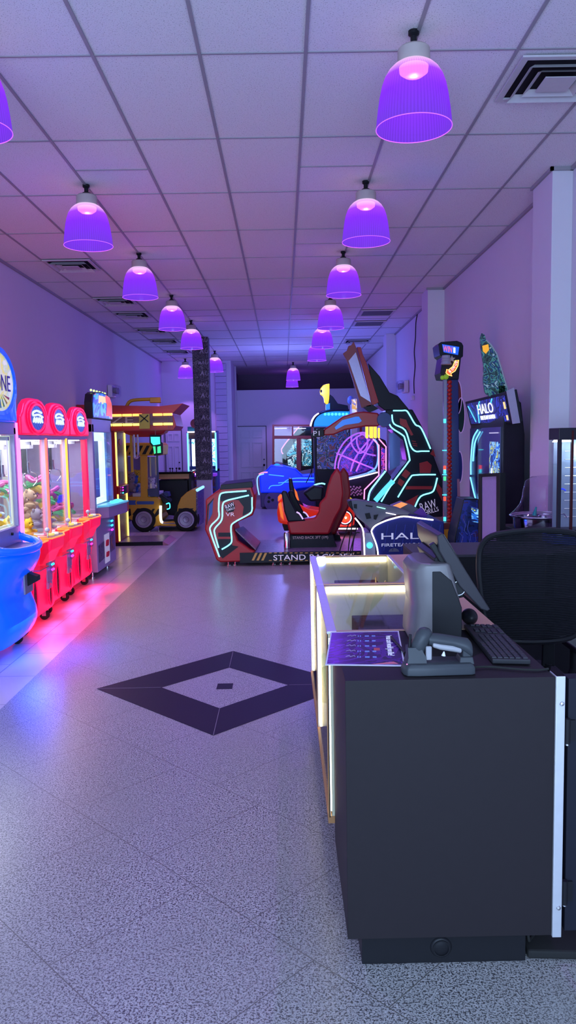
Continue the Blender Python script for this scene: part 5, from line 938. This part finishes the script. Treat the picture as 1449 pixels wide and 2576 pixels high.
# ================================================================ far and right-hand machines
# ---- long blue ball alley at the back
AB = mat('alley_blue', (.01, .03, .75), .3, 0, (.0, .03, 1), .55); AP = mat('alley_violet', (.07, .04, .16), .4)
FY = 19.0
t = thing('alley_game', 'long low blue lit lane game behind the red simulator seat', 'arcade machine', (.5, 19.4, 0))
part('lane_body', AB, t, slab(S([(655, 1240), (652, 1196), (668, 1186), (680, 1172), (712, 1172), (745, 1181), (762, 1197), (800, 1194), (835, 1188), (872, 1172), (880, 1212), (800, 1222), (745, 1230), (740, 1240)], FY), DY(1.0)), bevel=.03, seg=3)
part('lower_body', AP, t, slab(S([(655, 1240), (740, 1236), (880, 1214), (880, 1272), (745, 1276), (656, 1276)], FY+.05), DY(.9)), bevel=.02)
c_ = at(690, 1262, FY+.03); part('round_panel', mat('round_lilac', (.14, .09, .26), .4), t, lathe([(0, -.01), (.25, -.01), (.26, 0)], c_, 32, 'y'), smooth=True)
part('round_holes', BLACK, t, *[cone(at(x, y, FY+.010), at(x, y, FY+.016), .035, .035, 14) if 1 else lathe([(0, -.004), (.035, -.004)], at(x, y, FY+.015), 14, 'y') for x, y in ((677, 1252), (686, 1258), (676, 1262))])
part('dome_light', mat('dome_blue', (.02, .3, .7), .3, 0, (.02, .4, 1), .7), t, ball(at(697, 1178, FY+.4), .12), smooth=True)
part('pink_light', glow('pink_globe', (1, .35, .5), 1.6), t, ball(at(679, 1181, FY+.3), .05), smooth=True)
neon('edge_light', glow('edge_blue', (.2, .45, 1), 2.0), t, [(652, 1245), (648, 1225), (647, 1205), (652, 1196), (664, 1192)], FY-.02, .016)
neon('edge_light', glow('edge_pink', (1, .25, .4), 1.8), t, [(651, 1193), (660, 1189), (673, 1188)], FY-.04, .016)
for L_ in ([(676, 1230), (683, 1222), (706, 1220), (722, 1208), (745, 1203), (800, 1202), (850, 1190)], [(700, 1215), (735, 1212), (800, 1212)], [(676, 1194), (714, 1198)]): neon('trim_light', glow('trim_blue', (.05, .3, 1), 1.6), t, L_, FY-.02, .012)
# ---- red framed glazed booth
t = thing('glazed_booth', 'red framed glass booth standing before the back wall', 'booth', (.65, 20.8, 0))
RF = mat('booth_red', (.28, .01, .012), .4); BY_ = 20.3
def bar(x0, x1, y0, y1, k=.06): return slab(S([(x0, y0), (x1, y0), (x1, y1), (x0, y1)], BY_), DY(k))
for b_ in ((685, 690, 1070, 1200), (734, 738, 1072, 1098), (746, 757, 1100, 1184), (783, 789, 1072, 1098), (812, 823, 1100, 1178), (868, 874, 1072, 1175), (905, 911, 1070, 1175)): part('post', RF, t, bar(*b_))
for b_ in ((685, 911, 1068, 1073), (690, 905, 1096, 1104)): part('rail', RF, t, bar(*b_))
part('pane', PANE, t, slab(S([(690, 1073), (905, 1073), (905, 1175), (690, 1195)], BY_+.03), DY(.006)))
part('sloping_panel', mat('booth_tan', (.30, .18, .16), .5), t, slab(S([(728, 1192), (757, 1185), (835, 1170), (905, 1160), (905, 1200), (728, 1200)], BY_-.03), DY(.1))); part('base', RF, t, slab(S([(685, 1198), (911, 1198), (911, 1252), (685, 1252)], BY_), DY(.9)))
part('booth_side', RF, t, *[box(at(685, 1100, BY_).x, at(690, 1100, BY_).x, BY_+k, BY_+k+.05, 0, 2.05) for k in (.4, .85)])
for i in range(3): part('ring_light', glow('ring_white', (.7, .7, 1), 1.4), t, tube([at(706+i*48, 1078, BY_+.5)+Vector((.16*math.cos(a), .16*math.sin(a), 0)) for a in [2*PI*k/20 for k in range(20)]], .012, 6, True), smooth=True)
# a dark screened game seen through the booth
t = thing('arcade_cabinet', 'black game with violet outline and bright scene seen through the red booth', 'arcade machine', (.6, 22.0, 0))
part('side_panel', DKB, t, slab(S([(708, 1130), (728, 1105), (752, 1074), (790, 1074), (790, 1256), (718, 1256)], 21.6), DY(.8)), bevel=.01)
neon('edge_light', glow('edge_violet', (.65, .2, 1), 2), t, [(752, 1074), (728, 1103), (708, 1130), (712, 1142)], 21.58, .016, 2)
part('screen', art('jungle_screen', [(.01, .02, .05), (.6, .95, .85), (.02, .08, .1), (.1, .5, .6), (.01, .02, .03)], 4, .3, .9, 2), t, slab(S([(722, 1140), (744, 1108), (750, 1108), (750, 1176), (726, 1182)], 21.57), DY(-.01)))
part('screen', art('jungle_screen', [(.01, .02, .05)], 4), t, slab(S([(760, 1106), (784, 1104), (784, 1172), (760, 1172)], 21.57), DY(-.01)))
# ---- blue arch topped game
t = thing('arcade_cabinet', 'game with glowing blue arch, black fin and yellow head-shaped topper', 'arcade machine', (1.15, 16.6, 0))
QY = 16.4
part('cabinet', DKB, t, slab(S([(790, 1075), (880, 1075), (885, 1302), (795, 1302)], QY+.2), DY(.7)), bevel=.01)
part('shelves', art('candy_shelves', [(.01, .015, .05), (.15, .02, .04), (.03, .06, .3), (.01, .01, .03), (.2, .2, .35), (.02, .01, .04)], 6, .3, .35, 1), t, slab(S([(795, 1078), (878, 1078), (882, 1180), (798, 1180)], QY+.19), DY(-.01)))
ar = [(786, 1072), (790, 1058), (800, 1045), (816, 1037), (840, 1034), (880, 1034), (880, 1072)]
part('arch', mat('arch_blue', (.01, .25, .75), .3, 0, (.0, .30, .95), .8), t, slab(S(ar, QY), DY(.5)), bevel=.01)
part('bulbs', glow('arch_bulb', (.1, .7, 1), 1.5), t, *[ball(at(818+i*9, 1042, QY-.02), .03, n=8, m=6) for i in range(7)])
part('arch_edge', DKB, t, tube(smooth_pts(S([(786, 1074), (789, 1058), (799, 1044), (815, 1036), (840, 1032), (878, 1032)], QY-.02), 4), .025, 8)); neon('edge_light', WNEON, t, [(781, 1072), (785, 1058), (792, 1047), (802, 1040)], QY-.03, .02)
part('fin', DKB, t, slab(S([(830, 992), (838, 998), (850, 1015), (875, 1020), (878, 1036), (824, 1034)], QY+.1), DY(.15)), bevel=.006)
YH = glow('head_yellow', (1, .72, .0), 1.0)
tp = part('topper', YH, t, slab(S([(805, 985), (807, 976), (813, 969), (821, 966), (829, 965), (829, 985), (828, 1003), (826, 1015), (823, 1018), (816, 1012), (815, 1002), (812, 996), (806, 992)], QY+.05), DY(.12)), bevel=.01)
part('eye', BLACK, tp, ball(at(808, 984, QY+.04), .02, .01, .03, 10, 8)); part('neck', mat('neck_blue', (.02, .2, .6), .3, 0, (.02, .3, 1), .6), tp, slab(S([(820, 1018), (830, 1014), (830, 1032), (820, 1034)], QY+.05), DY(.1)))
light('arch_glow', 'POINT', (.75, 15.9, 2.75), (.08, .15, 1), 45, .1)
# tall narrow candy column
t = thing('prize_column', 'narrow bright column of coloured prizes beside the tilted board', 'arcade machine', (1.55, 16.1, 0))
part('body', INW, t, slab(S([(884, 1004), (898, 1002), (902, 1308), (886, 1308)], 16.0), DY(.3))); part('bands', art('bands', [(.5, .7, 1), (.8, .8, .9), (.7, .4, .1), (.1, .2, .7)], 8, .3, .9, 1), t, slab(S([(885, 1006), (897, 1004), (898, 1036), (886, 1038)], 15.99), DY(-.01)))
part('round_top', mat('round_blue', (.2, .35, .7), .3), t, ball(at(882, 1007, 16.05), .07, .05, .09), smooth=True)
# ---- violet tube ring ride
NV = glow('tube_violet', (.42, .14, .9), .9); NPK = glow('tube_pink', (1, .30, .65), 1.8); NBL = glow('tube_blue', (.12, .35, 1), 1.6)
GY = 14.6
t = thing('ring_toss_game', 'large game framed in pink neon with curved violet tubes inside', 'arcade machine', (1.5, 15.0, 0))
part('cabinet', DKB, t, slab(S([(850, 1325), (848, 1208), (925, 1190), (948, 1180), (952, 1100), (970, 1108), (975, 1128), (975, 1325)], GY+.1), DY(.9)), bevel=.01)
part('back_wall', art('ring_back', [(.01, .01, .10), (.04, .03, .5), (.02, .01, .15), (.15, .03, .5), (.25, .02, .2)], 5, .3, .5, 3), t, slab(S([(850, 1200), (862, 1130), (890, 1098), (945, 1098), (948, 1178), (930, 1192)], GY+.75), DY(.02)))
for k_, L_ in enumerate(([(842, 1180), (844, 1160), (852, 1135), (868, 1110), (890, 1094), (912, 1088), (925, 1092)], [(850, 1182), (853, 1160), (862, 1140), (880, 1116), (900, 1098), (920, 1092), (932, 1100)], [(884, 1098), (884, 1115), (892, 1130), (905, 1140), (920, 1130), (925, 1110), (918, 1096), (905, 1090)], [(898, 1098), (898, 1115), (906, 1132), (925, 1142), (945, 1146)], [(846, 1140), (875, 1152), (905, 1165), (942, 1180)], [(938, 1108), (925, 1130), (908, 1160), (896, 1186)], [(930, 1105), (905, 1135), (890, 1160), (882, 1186)])): neon('tube', NV, t, L_, GY+.1+.08*(k_ % 4), .017, 5)
for L_ in ([(942, 1105), (950, 1120), (951, 1155), (944, 1178), (925, 1190)],): neon('tube', NBL, t, L_, GY, .018)
neon('front_ledge_light', WNEON, t, [(862, 1209), (900, 1201), (950, 1188)], GY-.02, .014, 2); neon('front_ledge_light', NBL, t, [(862, 1205), (900, 1197), (945, 1184)], GY-.02, .012, 2)
neon('outline', NPK, t, [(938, 1104), (953, 1120), (953, 1196), (917, 1232), (916, 1256)], GY-.03, .014, 1); neon('outline', NPK, t, [(953, 1104), (971, 1124), (971, 1188), (965, 1200)], GY-.03, .014, 1)
part('striped_panel', art('ring_side', [(.05, .01, .1), (.6, .1, .5), (.05, .05, .5)], 12, .3, .4, 1), t, slab(S([(959, 1124), (968, 1130), (968, 1186), (959, 1192)], GY+.05), DY(.02)))
ck = []
for i in range(8):
    for j in range(6):
        if (i+j) % 2: ck.append(slab(S([(876+i*4+j, 1222+j*4+(i % 3)), (880+i*4+j, 1222+j*4+(i % 3)), (880+i*4+j, 1226+j*4+(i % 3)), (876+i*4+j, 1226+j*4+(i % 3))], GY+.08), DY(.01)))
part('checker_flag', mat('checker_white', (.55, .4, .45), .5), t, *ck)
part('lit_lamps', glow('amber_lamp', (1, .48, .05), 2.2), t, *[slab(S([(x, 1070+dy), (x+w_, 1070+dy), (x+w_, 1103), (x, 1102)], GY-.25), DY(.08)) for x, w_, dy in ((920, 7, 2), (930, 9, 0), (941, 7, 1), (951, 5, 6))], bevel=.015)
light('ring_glow', 'POINT', (1.35, 14.5, 1.2), (.45, .1, 1), 14, .1)
light('back_wall_fill', 'POINT', (.1, 18.9, 2.45), (.22, .26, 1), 110, .15)  # fill light added to brighten the back wall and far ceiling
# ---- red toy racing car
CR = mat('car_red', (.75, .03, .01), .25, 0, (1, .04, .0), .30, coat=.5); KY = 13.3
t = thing('racing_car_ride', 'shiny red racing car ride with glowing wheel behind the simulator seat', 'arcade machine', (.5, 13.7, 0))
part('body', CR, t, slab(S([(700, 1316), (697, 1290), (701, 1262), (712, 1250), (740, 1262), (775, 1280), (800, 1284), (840, 1290), (850, 1270), (880, 1268), (893, 1290), (893, 1322), (880, 1326), (740, 1326), (722, 1320)], KY), DY(.8)), bevel=.05, seg=3, smooth=True)
part('flame', mat('flame_orange', (.9, .25, .02), .4, 0, (1, .2, .02), .7), t, *[slab(S(q, KY-.02), DY(.04)) for q in ([(699, 1250), (705, 1243), (712, 1246), (706, 1256), (699, 1262)], [(700, 1268), (707, 1262), (712, 1290), (714, 1310), (706, 1300)])], bevel=.01)
c_ = at(868, 1302, KY-.05)
wl = part('wheel', RUBBER, t, lathe([(.10, -.02), (.135, -.02), (.135, .15), (.10, .15)], c_, 32, 'y'), smooth=True)
part('wheel_ring', WNEON, wl, lathe([(.098, -.03), (.112, -.03), (.112, -.02), (.098, -.02)], c_, 32, 'y')); part('hub', glow('hub_red', (1, .08, .02), 1.6), wl, lathe([(0, -.03), (.07, -.025), (.075, 0)], c_, 24, 'y'), smooth=True); part('hub_light', glow('hub_white', (1, .7, .6), 5), wl, ball(c_+Vector((.01, -.035, 0)), .02))
for L_ in ([(839, 1313), (856, 1313)], [(838, 1330), (900, 1330)]): neon('light_bar', WNEON, t, L_, KY-.03, .014, 2)
part('undertray', BLACK, t, slab(S([(710, 1320), (895, 1320), (895, 1338), (715, 1335)], KY+.1), DY(.6)))
for px in (745, 880): q = at(px, 1340, KY+.3); part('caster', RUBBER, t, cyl((q.x, q.y-.02, .04), (q.x, q.y+.02, .04), .04, 14))
part('wing', mat('wing_yellow', (.75, .6, .0), .4, 0, (1, .8, 0), .4), t, slab(S([(864, 1240), (888, 1256), (878, 1260), (864, 1256)], KY-.05), DY(.3)), bevel=.01)
part('seat', DKB, t, slab(S([(726, 1204), (735, 1205), (738, 1222), (745, 1245), (762, 1268), (768, 1284), (748, 1280), (735, 1262), (728, 1230)], KY+.1), DY(.4)), bevel=.02, seg=3)
part('seat_flame', mat('flame_orange', (1, 1, 1)), t, slab(S([(740, 1228), (747, 1238), (750, 1250), (753, 1260), (745, 1256), (742, 1240)], KY+.08), DY(.02)))
part('steering_arch', CYAN, t, tube(smooth_pts(S([(780, 1228), (792, 1220), (808, 1216), (818, 1218)], KY+.2), 4), .014, 6))
light('car_glow', 'POINT', (.9, 13.1, .12), (1, .15, .4), 5, .05)
# ---- gun console with blue side panel
HY = 7.35; HB = mat('console_blue', (.008, .01, .16), .4); GM = mat('gun_grey', (.10, .10, .13), .45)
t = thing('shooting_game_console', 'dark blue gun console edged in white light with large side lettering', 'arcade machine', (1.15, 7.7, 0))
hp = [(1015, 1299), (1090, 1308), (1117, 1313), (1119, 1400), (1119, 1552), (952, 1552), (952, 1397), (947, 1371), (936, 1336), (944, 1322), (970, 1310)]
sp = part('side_panel', HB, t, slab(S(hp, HY), DY(.75)), bevel=.01)
neon('light_edge', glow('white_edge', (.9, .88, 1), 3), sp, [(1090, 1308), (1050, 1303), (1015, 1299), (990, 1304), (968, 1311), (945, 1322), (935, 1334), (937, 1345), (947, 1371), (951, 1397), (951, 1440)], HY-.015, .008, 3)
neon('light_edge', glow('white_edge', (.9, .88, 1), 3), t, [(893, 1303), (905, 1318), (914, 1338), (917, 1396), (917, 1430)], HY+.02, .008, 3)
text('game_title', 'HALO', PAINTW, sp, at(1027, 1348, HY-.006), UX, UZ, h=.062, w=.52); text('game_subtitle', 'FIRETEAM RAVEN', PAINTW, sp, at(1025, 1370, HY-.006), UX, UZ, h=.030, w=.50)
part('panel_line', mat('dim_blue_line', (.03, .04, .35), .4), sp, *[slab(S([(x, 1385), (x+1.5, 1385), (x+12, 1320), (x+10.5, 1320)], HY-.004), DY(.004)) for x in range(965, 1100, 22)])
part('front_strut', mat('strut_steel', (.25, .25, .35), .35, .4), t, slab(S([(918, 1340), (934, 1340), (946, 1372), (950, 1545), (920, 1545)], HY+.1), DY(.4)), bevel=.01)
part('blue_lamp', CYB, t, ball(at(930, 1372, HY+.08), .03, .02, .03), smooth=True)
part('helmet_print', mat('print_grey', (.12, .12, .18), .5), sp, slab([at(991, 1388, HY-.004)+Vector((.05*math.cos(a), 0, .035*math.sin(a))) for a in [PI*i/12 for i in range(13)]], DY(.004)))
gn = part('gun_turret', GM, t, slab(S([(878, 1259), (898, 1257), (950, 1266), (1003, 1278), (1033, 1290), (1026, 1297), (1003, 1296), (970, 1303), (945, 1322), (933, 1332), (917, 1317), (900, 1303), (887, 1282)], HY+.05), DY(.16)), bevel=.01)
part('muzzle', BLACK, gn, slab(S([(876, 1262), (884, 1258), (888, 1285), (880, 1276)], HY+.03), DY(.2)), bevel=.006)
part('sight_light', glow('sight_green', (.3, 1, .7), 2), gn, slab(S([(948, 1274), (970, 1279), (969, 1281), (948, 1276)], HY+.04), DY(.01))); part('sight_light', WNEON, gn, slab(S([(971, 1289), (996, 1294), (996, 1296), (971, 1291)], HY+.04), DY(.01)))
part('gun_detail', BLACK, gn, *[slab(S(q, HY+.045), DY(.005)) for q in ([(890, 1268), (898, 1268), (898, 1280), (890, 1278)], [(920, 1270), (938, 1273), (936, 1276), (920, 1273)], [(918, 1292), (930, 1290), (934, 1304), (922, 1306)], [(940, 1296), (952, 1294), (946, 1308), (940, 1306)])])
g2 = part('gun_turret', GM, t, slab(S([(985, 1273), (1012, 1262), (1040, 1272), (1060, 1285), (1078, 1300), (1030, 1296)], HY+.4), DY(.16)), bevel=.01); part('orange_plate', glow('plate_orange', (1, .35, .1), .9), g2, slab(S([(985, 1274), (1010, 1263), (1026, 1268), (1000, 1282)], HY+.38), DY(.01))); part('violet_plate', mat('violet_plate', (.12, .02, .3), .4), g2, slab(S([(1040, 1290), (1060, 1276), (1075, 1295), (1070, 1302)], HY+.37), DY(.01)))
for i, (q, l) in enumerate((([(888, 1300), (884, 1330), (876, 1390)], 'leftmost black cord drooping from the gun console'), ([(905, 1340), (893, 1345), (886, 1395)], 'right black cord drooping from the gun console'))): single('console_cord', l, 'cable', RUBBER, tube(smooth_pts(S(q, HY-.1)+[Vector((at(*q[-1], HY-.1).x-.03, HY-.1, .01))], 5), .006, 6))
# ---- tall black screen cabinet against the right wall
t = thing('shooting_game_cabinet', 'tall black screen cabinet with lit blue marquee by the right wall', 'arcade machine', (2.2, 7.8, 0))
part('side_panel', mat('cab_black_side', (.012, .01, .018), .3, var=.5, scale=5), t, slab([(2.06, 7.2, .02), (2.06, 7.2, 2.05), (2.19, 7.2, 2.05), (2.225, 7.2, 2.02), (2.262, 7.2, 1.72), (2.262, 7.2, .02)], DY(1.25)), bevel=.006)
part('screen', mat('game_screen', (.02, .03, .09), .06, 0, (.03, .04, .22), .25), t, box(2.048, 2.058, 7.26, 8.1, 1.05, 1.80))
part('scene', art('screen_reflection_art', [(.01, .02, .10), (.02, .15, .6), (.3, .7, .9), (.02, .05, .25), (.6, .75, .1), (.02, .1, .35)], 7, .3, .8, 1.5), t, box(2.044, 2.048, 7.28, 7.62, 1.08, 1.66)); part('reflection_bar', WNEON, t, box(2.040, 2.044, 7.30, 7.33, 1.12, 1.34), box(2.040, 2.044, 7.52, 7.54, 1.2, 1.4))  # neon reflections in the dark screen, painted as dim glowing art
part('reflection_line', glow('reflection_line', (.6, .6, .8), .8), t, box(2.040, 2.044, 7.30, 7.62, 1.74, 1.75))  # another reflected light line painted on the screen
part('light_frame', mat('frame_blue', (.01, .02, .12), .4), t, slab([(2.045, y, z) for y, z in ((8.1, 1.05), (8.42, .7), (8.42, 1.80), (7.95, 1.80), (8.12, 1.7), (8.2, 1.5), (8.2, 1.3))], (.02, 0, 0)))
for L_ in ([(8.05, 1.78), (8.25, 1.68), (8.33, 1.45), (8.33, 1.3)], [(7.95, 1.76), (8.17, 1.64), (8.24, 1.45)], [(8.35, 1.27), (8.2, 1.12), (8.08, 1.02)], [(8.4, 1.02), (8.25, .85), (8.1, .72)]): part('light_strip', glow('strip_blue', (1, 1, 1), 1), t, tube(smooth_pts([(2.035, y, z) for y, z in L_], 4), .008, 6))
part('lower_front', mat('frame_blue', (1, 1, 1)), t, box(2.045, 2.06, 7.22, 8.42, .1, .7)); part('red_stripe', RG, t, slab([(2.04, 8.4, 1.05), (2.04, 8.1, .95), (2.04, 8.1, .85), (2.04, 8.4, .95)], (.004, 0, 0)))
mqc = [Vector((1.99, 8.42, 2.09)), Vector((2.03, 7.02, 2.115)), Vector((2.09, 7.02, 1.825)), Vector((2.05, 8.42, 1.83))]
mq = part('marquee', DKB, t, slab(mqc, (.10, 0, .02)), bevel=.006)
def mqp(u, v, d=0): p = mqc[0]*(1-u)*(1-v)+mqc[1]*u*(1-v)+mqc[2]*u*v+mqc[3]*(1-u)*v; return p+Vector((-d, 0, -d*.2))
part('print', art('marquee_print', [(.015, .02, .12), (.02, .03, .3), (.01, .01, .05), (.03, .05, .5), (.02, .02, .15)], 4, .3, .7, 3), mq, slab([mqp(.05, .1, .004), mqp(.97, .1, .004), mqp(.97, .92, .004), mqp(.05, .92, .004)], (-.003, 0, 0)))
mu = (mqp(1, .5)-mqp(0, .5)).normalized(); mv = (mqp(.5, 0)-mqp(.5, 1)).normalized(); LT = glow('title_white', (.85, .9, 1), 1.6)
text('game_title', 'HALO', LT, mq, mqp(.50, .40, .01), mu, mv, h=.10, w=.52); text('game_subtitle', 'FIRETEAM RAVEN', LT, mq, mqp(.52, .72, .01), mu, mv, h=.042, w=.48)
for L_ in ([(.08, .2), (.13, .45), (.2, .85)], [(.40, .12), (.34, .3), (.30, .6), (.28, .9)], [(.70, .12), (.66, .25)]): part('streak', glow('streak_cyan', (.1, .6, 1), 1.6), mq, tube([mqp(u, v, .01) for u, v in L_], .006, 5))
part('badge', glow('badge_gold', (1, .75, .3), 1), mq, slab([mqp(.92, .3, .008), mqp(.955, .3, .008), mqp(.955, .52, .008), mqp(.92, .52, .008)], (-.003, 0, 0)), slab([mqp(.93, .72, .008), mqp(.96, .72, .008), mqp(.96, .88, .008), mqp(.93, .88, .008)], (-.003, 0, 0)))
part('marquee_end', mat('end_lilac', (.35, .3, .42), .5), mq, slab([(2.032, 7.012, 2.12), (2.10, 7.012, 2.15), (2.16, 7.012, 1.83), (2.092, 7.012, 1.822)], DY(.01)))
tpx = [(1208, 850), (1212, 838), (1219, 842), (1223, 855), (1236, 868), (1250, 890), (1262, 930), (1276, 975), (1278, 992), (1250, 998), (1238, 1000), (1224, 992), (1220, 985), (1216, 960), (1217, 920), (1210, 875)]
tp = part('topper_board', art('topper_green', [(.01, .02, .03), (.03, .10, .07), (.01, .02, .05), (.08, .30, .22), (.01, .03, .14), (.02, .06, .05), (.3, .45, .45)], 5, .4, .25, 3.5), t, slab(S(tpx, 7.5), DY(.03)), label='tapering green and blue abstract topper board')
part('topper_edge', mat('edge_silver', (.4, .45, .45), .4), tp, tube(S(tpx[3:9], 7.495), .008, 5)); part('amber_patch', glow('amber_patch', (1, .45, .02), .8), tp, slab(S([(1213, 870), (1228, 866), (1230, 880), (1222, 890), (1215, 884)], 7.495), DY(-.006)))
part('topper_stay', DKB, tp, box(2.10, 2.16, 7.5, 7.53, 2.05, 2.2))
t = thing('control_pedestal', 'sloping pedestal with blue line art beside the lavender board stand', 'pedestal', (1.6, 7.0, 0))
part('side_panel', DKB, t, slab(S([(1167, 1255), (1204, 1255), (1205, 1560), (1141, 1560), (1141, 1396), (1144, 1350)], 6.95), DY(.3)), bevel=.006); part('print', art('pedestal_print', [(.008, .01, .05), (.01, .02, .12), (.02, .03, .25), (.05, .02, .08)], 5, .35, .15, 2), t, slab(S([(1168, 1258), (1202, 1258), (1203, 1500), (1145, 1500), (1147, 1350)], 6.945), DY(-.003)))
part('print_line', mat('line_blue', (.10, .15, .5), .4), t, *[tube(S(q, 6.935), .003, 4) for q in ([(1165, 1305), (1172, 1320), (1168, 1335), (1176, 1345)], [(1180, 1310), (1176, 1330), (1184, 1350), (1180, 1370)], [(1155, 1340), (1165, 1350), (1160, 1370)], [(1185, 1345), (1195, 1340), (1198, 1360), (1188, 1370), (1184, 1356)])]); part('lit_patch', art('screen_reflection_art', [(0, 0, 0)]), t, slab(S([(1185, 1275), (1203, 1280), (1203, 1315), (1187, 1312)], 6.94), DY(-.004)))
# ---- tall bonus tower
UYY = 8.8
t = thing('bonus_tower_game', 'tall thin tower game with beaded red column and lit bonus head', 'arcade machine', (1.95, 9.0, 0))
part('column', mat('tower_navy', (.008, .01, .13), .35), t, slab(S([(1134, 955), (1153, 953), (1158, 1365), (1138, 1370)], UYY), DY(.25)), bevel=.005)
part('bead_column', mat('bead_red', (.35, .01, .01), .35, 0, (1, .02, .01), .03), t, *[ball((at(1131, 962, UYY-.02).x+.000*i, UYY-.02, 2.33-i*.045), .028, .028, .024, 10, 6) for i in range(41)], smooth=True)
ls = part('light_scale', mat('scale_silver', (.25, .24, .33), .4, .3), t, slab(S([(1116, 955), (1124, 955), (1124, 1350), (1117, 1350)], UYY-.02), DY(.05)))
for y, c in ((1059, 0), (1177, 1), (1186, 0), (1204, 2), (1255, 1), (1306, 0)): part('scale_light', [CYB, glow('scale_red', (1, .06, .03), 2.2), glow('scale_green', (.05, .9, .2), 2)][c], ls, slab(S([(1116, y-5), (1122, y-5), (1122, y+5), (1116, y+5)], UYY-.03), DY(.01)))
for y in (1133, 1194, 1245): part('scale_line', CYB, ls, slab(S([(1113, y-1), (1124, y-1), (1124, y+1), (1113, y+1)], UYY-.035), DY(.01)))
hd_ = part('head', DKB, t, slab(S([(1103, 866), (1110, 860), (1150, 857), (1162, 862), (1166, 870), (1165, 897), (1160, 900), (1154, 955), (1112, 952), (1108, 938), (1114, 898), (1107, 893)], UYY-.05), DY(.35)), bevel=.008)
part('sign_panel', glow('sign_blue', (.01, .12, .9), .9), hd_, slab(S([(1112, 866), (1155, 873), (1152, 893), (1116, 886)], UYY-.056), DY(-.006)))
text('sign_text', 'WIN', glow('sign_red', (1, .12, .08), 1.3), hd_, at(1126, 878, UYY-.07), Vector((1, 0, -.17)), Vector((.1, 0, 1)), h=.065, w=.10); text('sign_text', '1', glow('title_white', (1, 1, 1), 1), hd_, at(1143, 881, UYY-.07), Vector((1, 0, -.17)), UZ, h=.06, w=.022)
ns_ = mat('hat_grey', (.35, .33, .4), .5)
part('ribbed_cap', ns_, hd_, lathe([(0, .10), (.045, .10), (.05, .07), (.045, .065), (.055, .04), (.05, .035), (.062, 0), (0, 0)], at(1122, 917, UYY-.10), 20), smooth=True)
sc_ = at(1137, 903, UYY-.08); part('star', mat('star_tan', (.5, .4, .35), .5), hd_, slab([sc_+Vector((r*math.sin(a), 0, r*math.cos(a))) for a, r in [(PI*i/5, .04 if i % 2 == 0 else .017) for i in range(10)]], DY(.02)))
arw = [(1122, 938), (1124, 929), (1128, 931), (1139, 922), (1145, 907), (1154, 906), (1152, 920), (1145, 933), (1134, 940), (1137, 946), (1128, 943)]
ba = part('bonus_arrow', glow('arrow_red', (1, .10, .02), 1.4), hd_, slab(S(arw, UYY-.06), DY(-.02))); part('arrow_edge', glow('arrow_gold', (1, .6, .15), 2), ba, tube(S(arw, UYY-.085), .005, 5, True))
for ch_, (x, y), a in zip('BONUS', ((1132, 934), (1138, 929), (1142, 924), (1146, 917), (1148, 911)), (.75, .85, 1.0, 1.15, 1.3)): text('letter', ch_, glow('title_white', (1, 1, 1), 1), ba, at(x, y, UYY-.09), Vector((math.cos(a), 0, math.sin(a))), Vector((-math.sin(a), 0, math.cos(a))), h=.026, w=.020)
part('knob', mat('knob_lime', (.2, .35, .02), .4, 0, (.3, .6, .02), .3), hd_, ball(at(1113, 950, UYY-.08), .025), ball(at(1122, 948, UYY-.09), .03))
for i, (x, y, ry, rz, m_) in enumerate(((1151, 1000, .045, .19, mat('disc_red', (.20, .01, .015), .3)), (1159, 1045, .045, .20, mat('disc_dark', (.02, .04, .04), .3)), (1146, 1100, .035, .21, art('disc_violet', [(.5, .1, .6), (.8, .1, .1), (.1, .02, .6), (.8, .7, .9)], 8, .3, .8, 1)), (1156, 1175, .035, .18, mat('disc_blue', (.02, .02, .2), .3)))):
    c_ = at(x, y, UYY+.1+.0*i); part('disc', m_, t, slab([c_+Vector((ry*math.cos(a), 0, rz*math.sin(a))) for a in [2*PI*k/28 for k in range(28)]], DY(.05))); part('disc_edge', mat('disc_rim', (.4, .3, .5), .4, 0, (.6, .3, .9), .3), t, tube([c_+Vector((ry*math.cos(a), -.01, rz*math.sin(a))) for a in [2*PI*k/28 for k in range(28)]], .005, 5, True))
bs_ = part('base', mat('base_rust', (.14, .03, .02), .5), t, box(1.78, 2.15, 8.65, 9.35, .0, .74), bevel=.01); part('yellow_front', YELW, bs_, slab(S([(1117, 1332), (1142, 1330), (1142, 1346), (1134, 1350), (1132, 1362), (1118, 1362)], 8.64), DY(-.01)))
part('pink_stripe', mat('stripe_pink', (.4, .12, .2), .4), t, slab(S([(1150, 1205), (1156, 1205), (1160, 1320), (1152, 1322)], UYY-.01), DY(.01)))
sc = bpy.context.scene
sc.view_settings.view_transform = 'Standard'; sc.view_settings.look = 'None'; sc.view_settings.gamma = 1; sc.view_settings.use_curve_mapping = False
sc.view_settings.exposure = -0.08
sc.cycles.use_denoising = True; sc.cycles.max_bounces = 8; sc.cycles.transparent_max_bounces = 16; sc.cycles.sample_clamp_indirect = 4
sc.cycles.caustics_reflective = False; sc.cycles.caustics_refractive = False
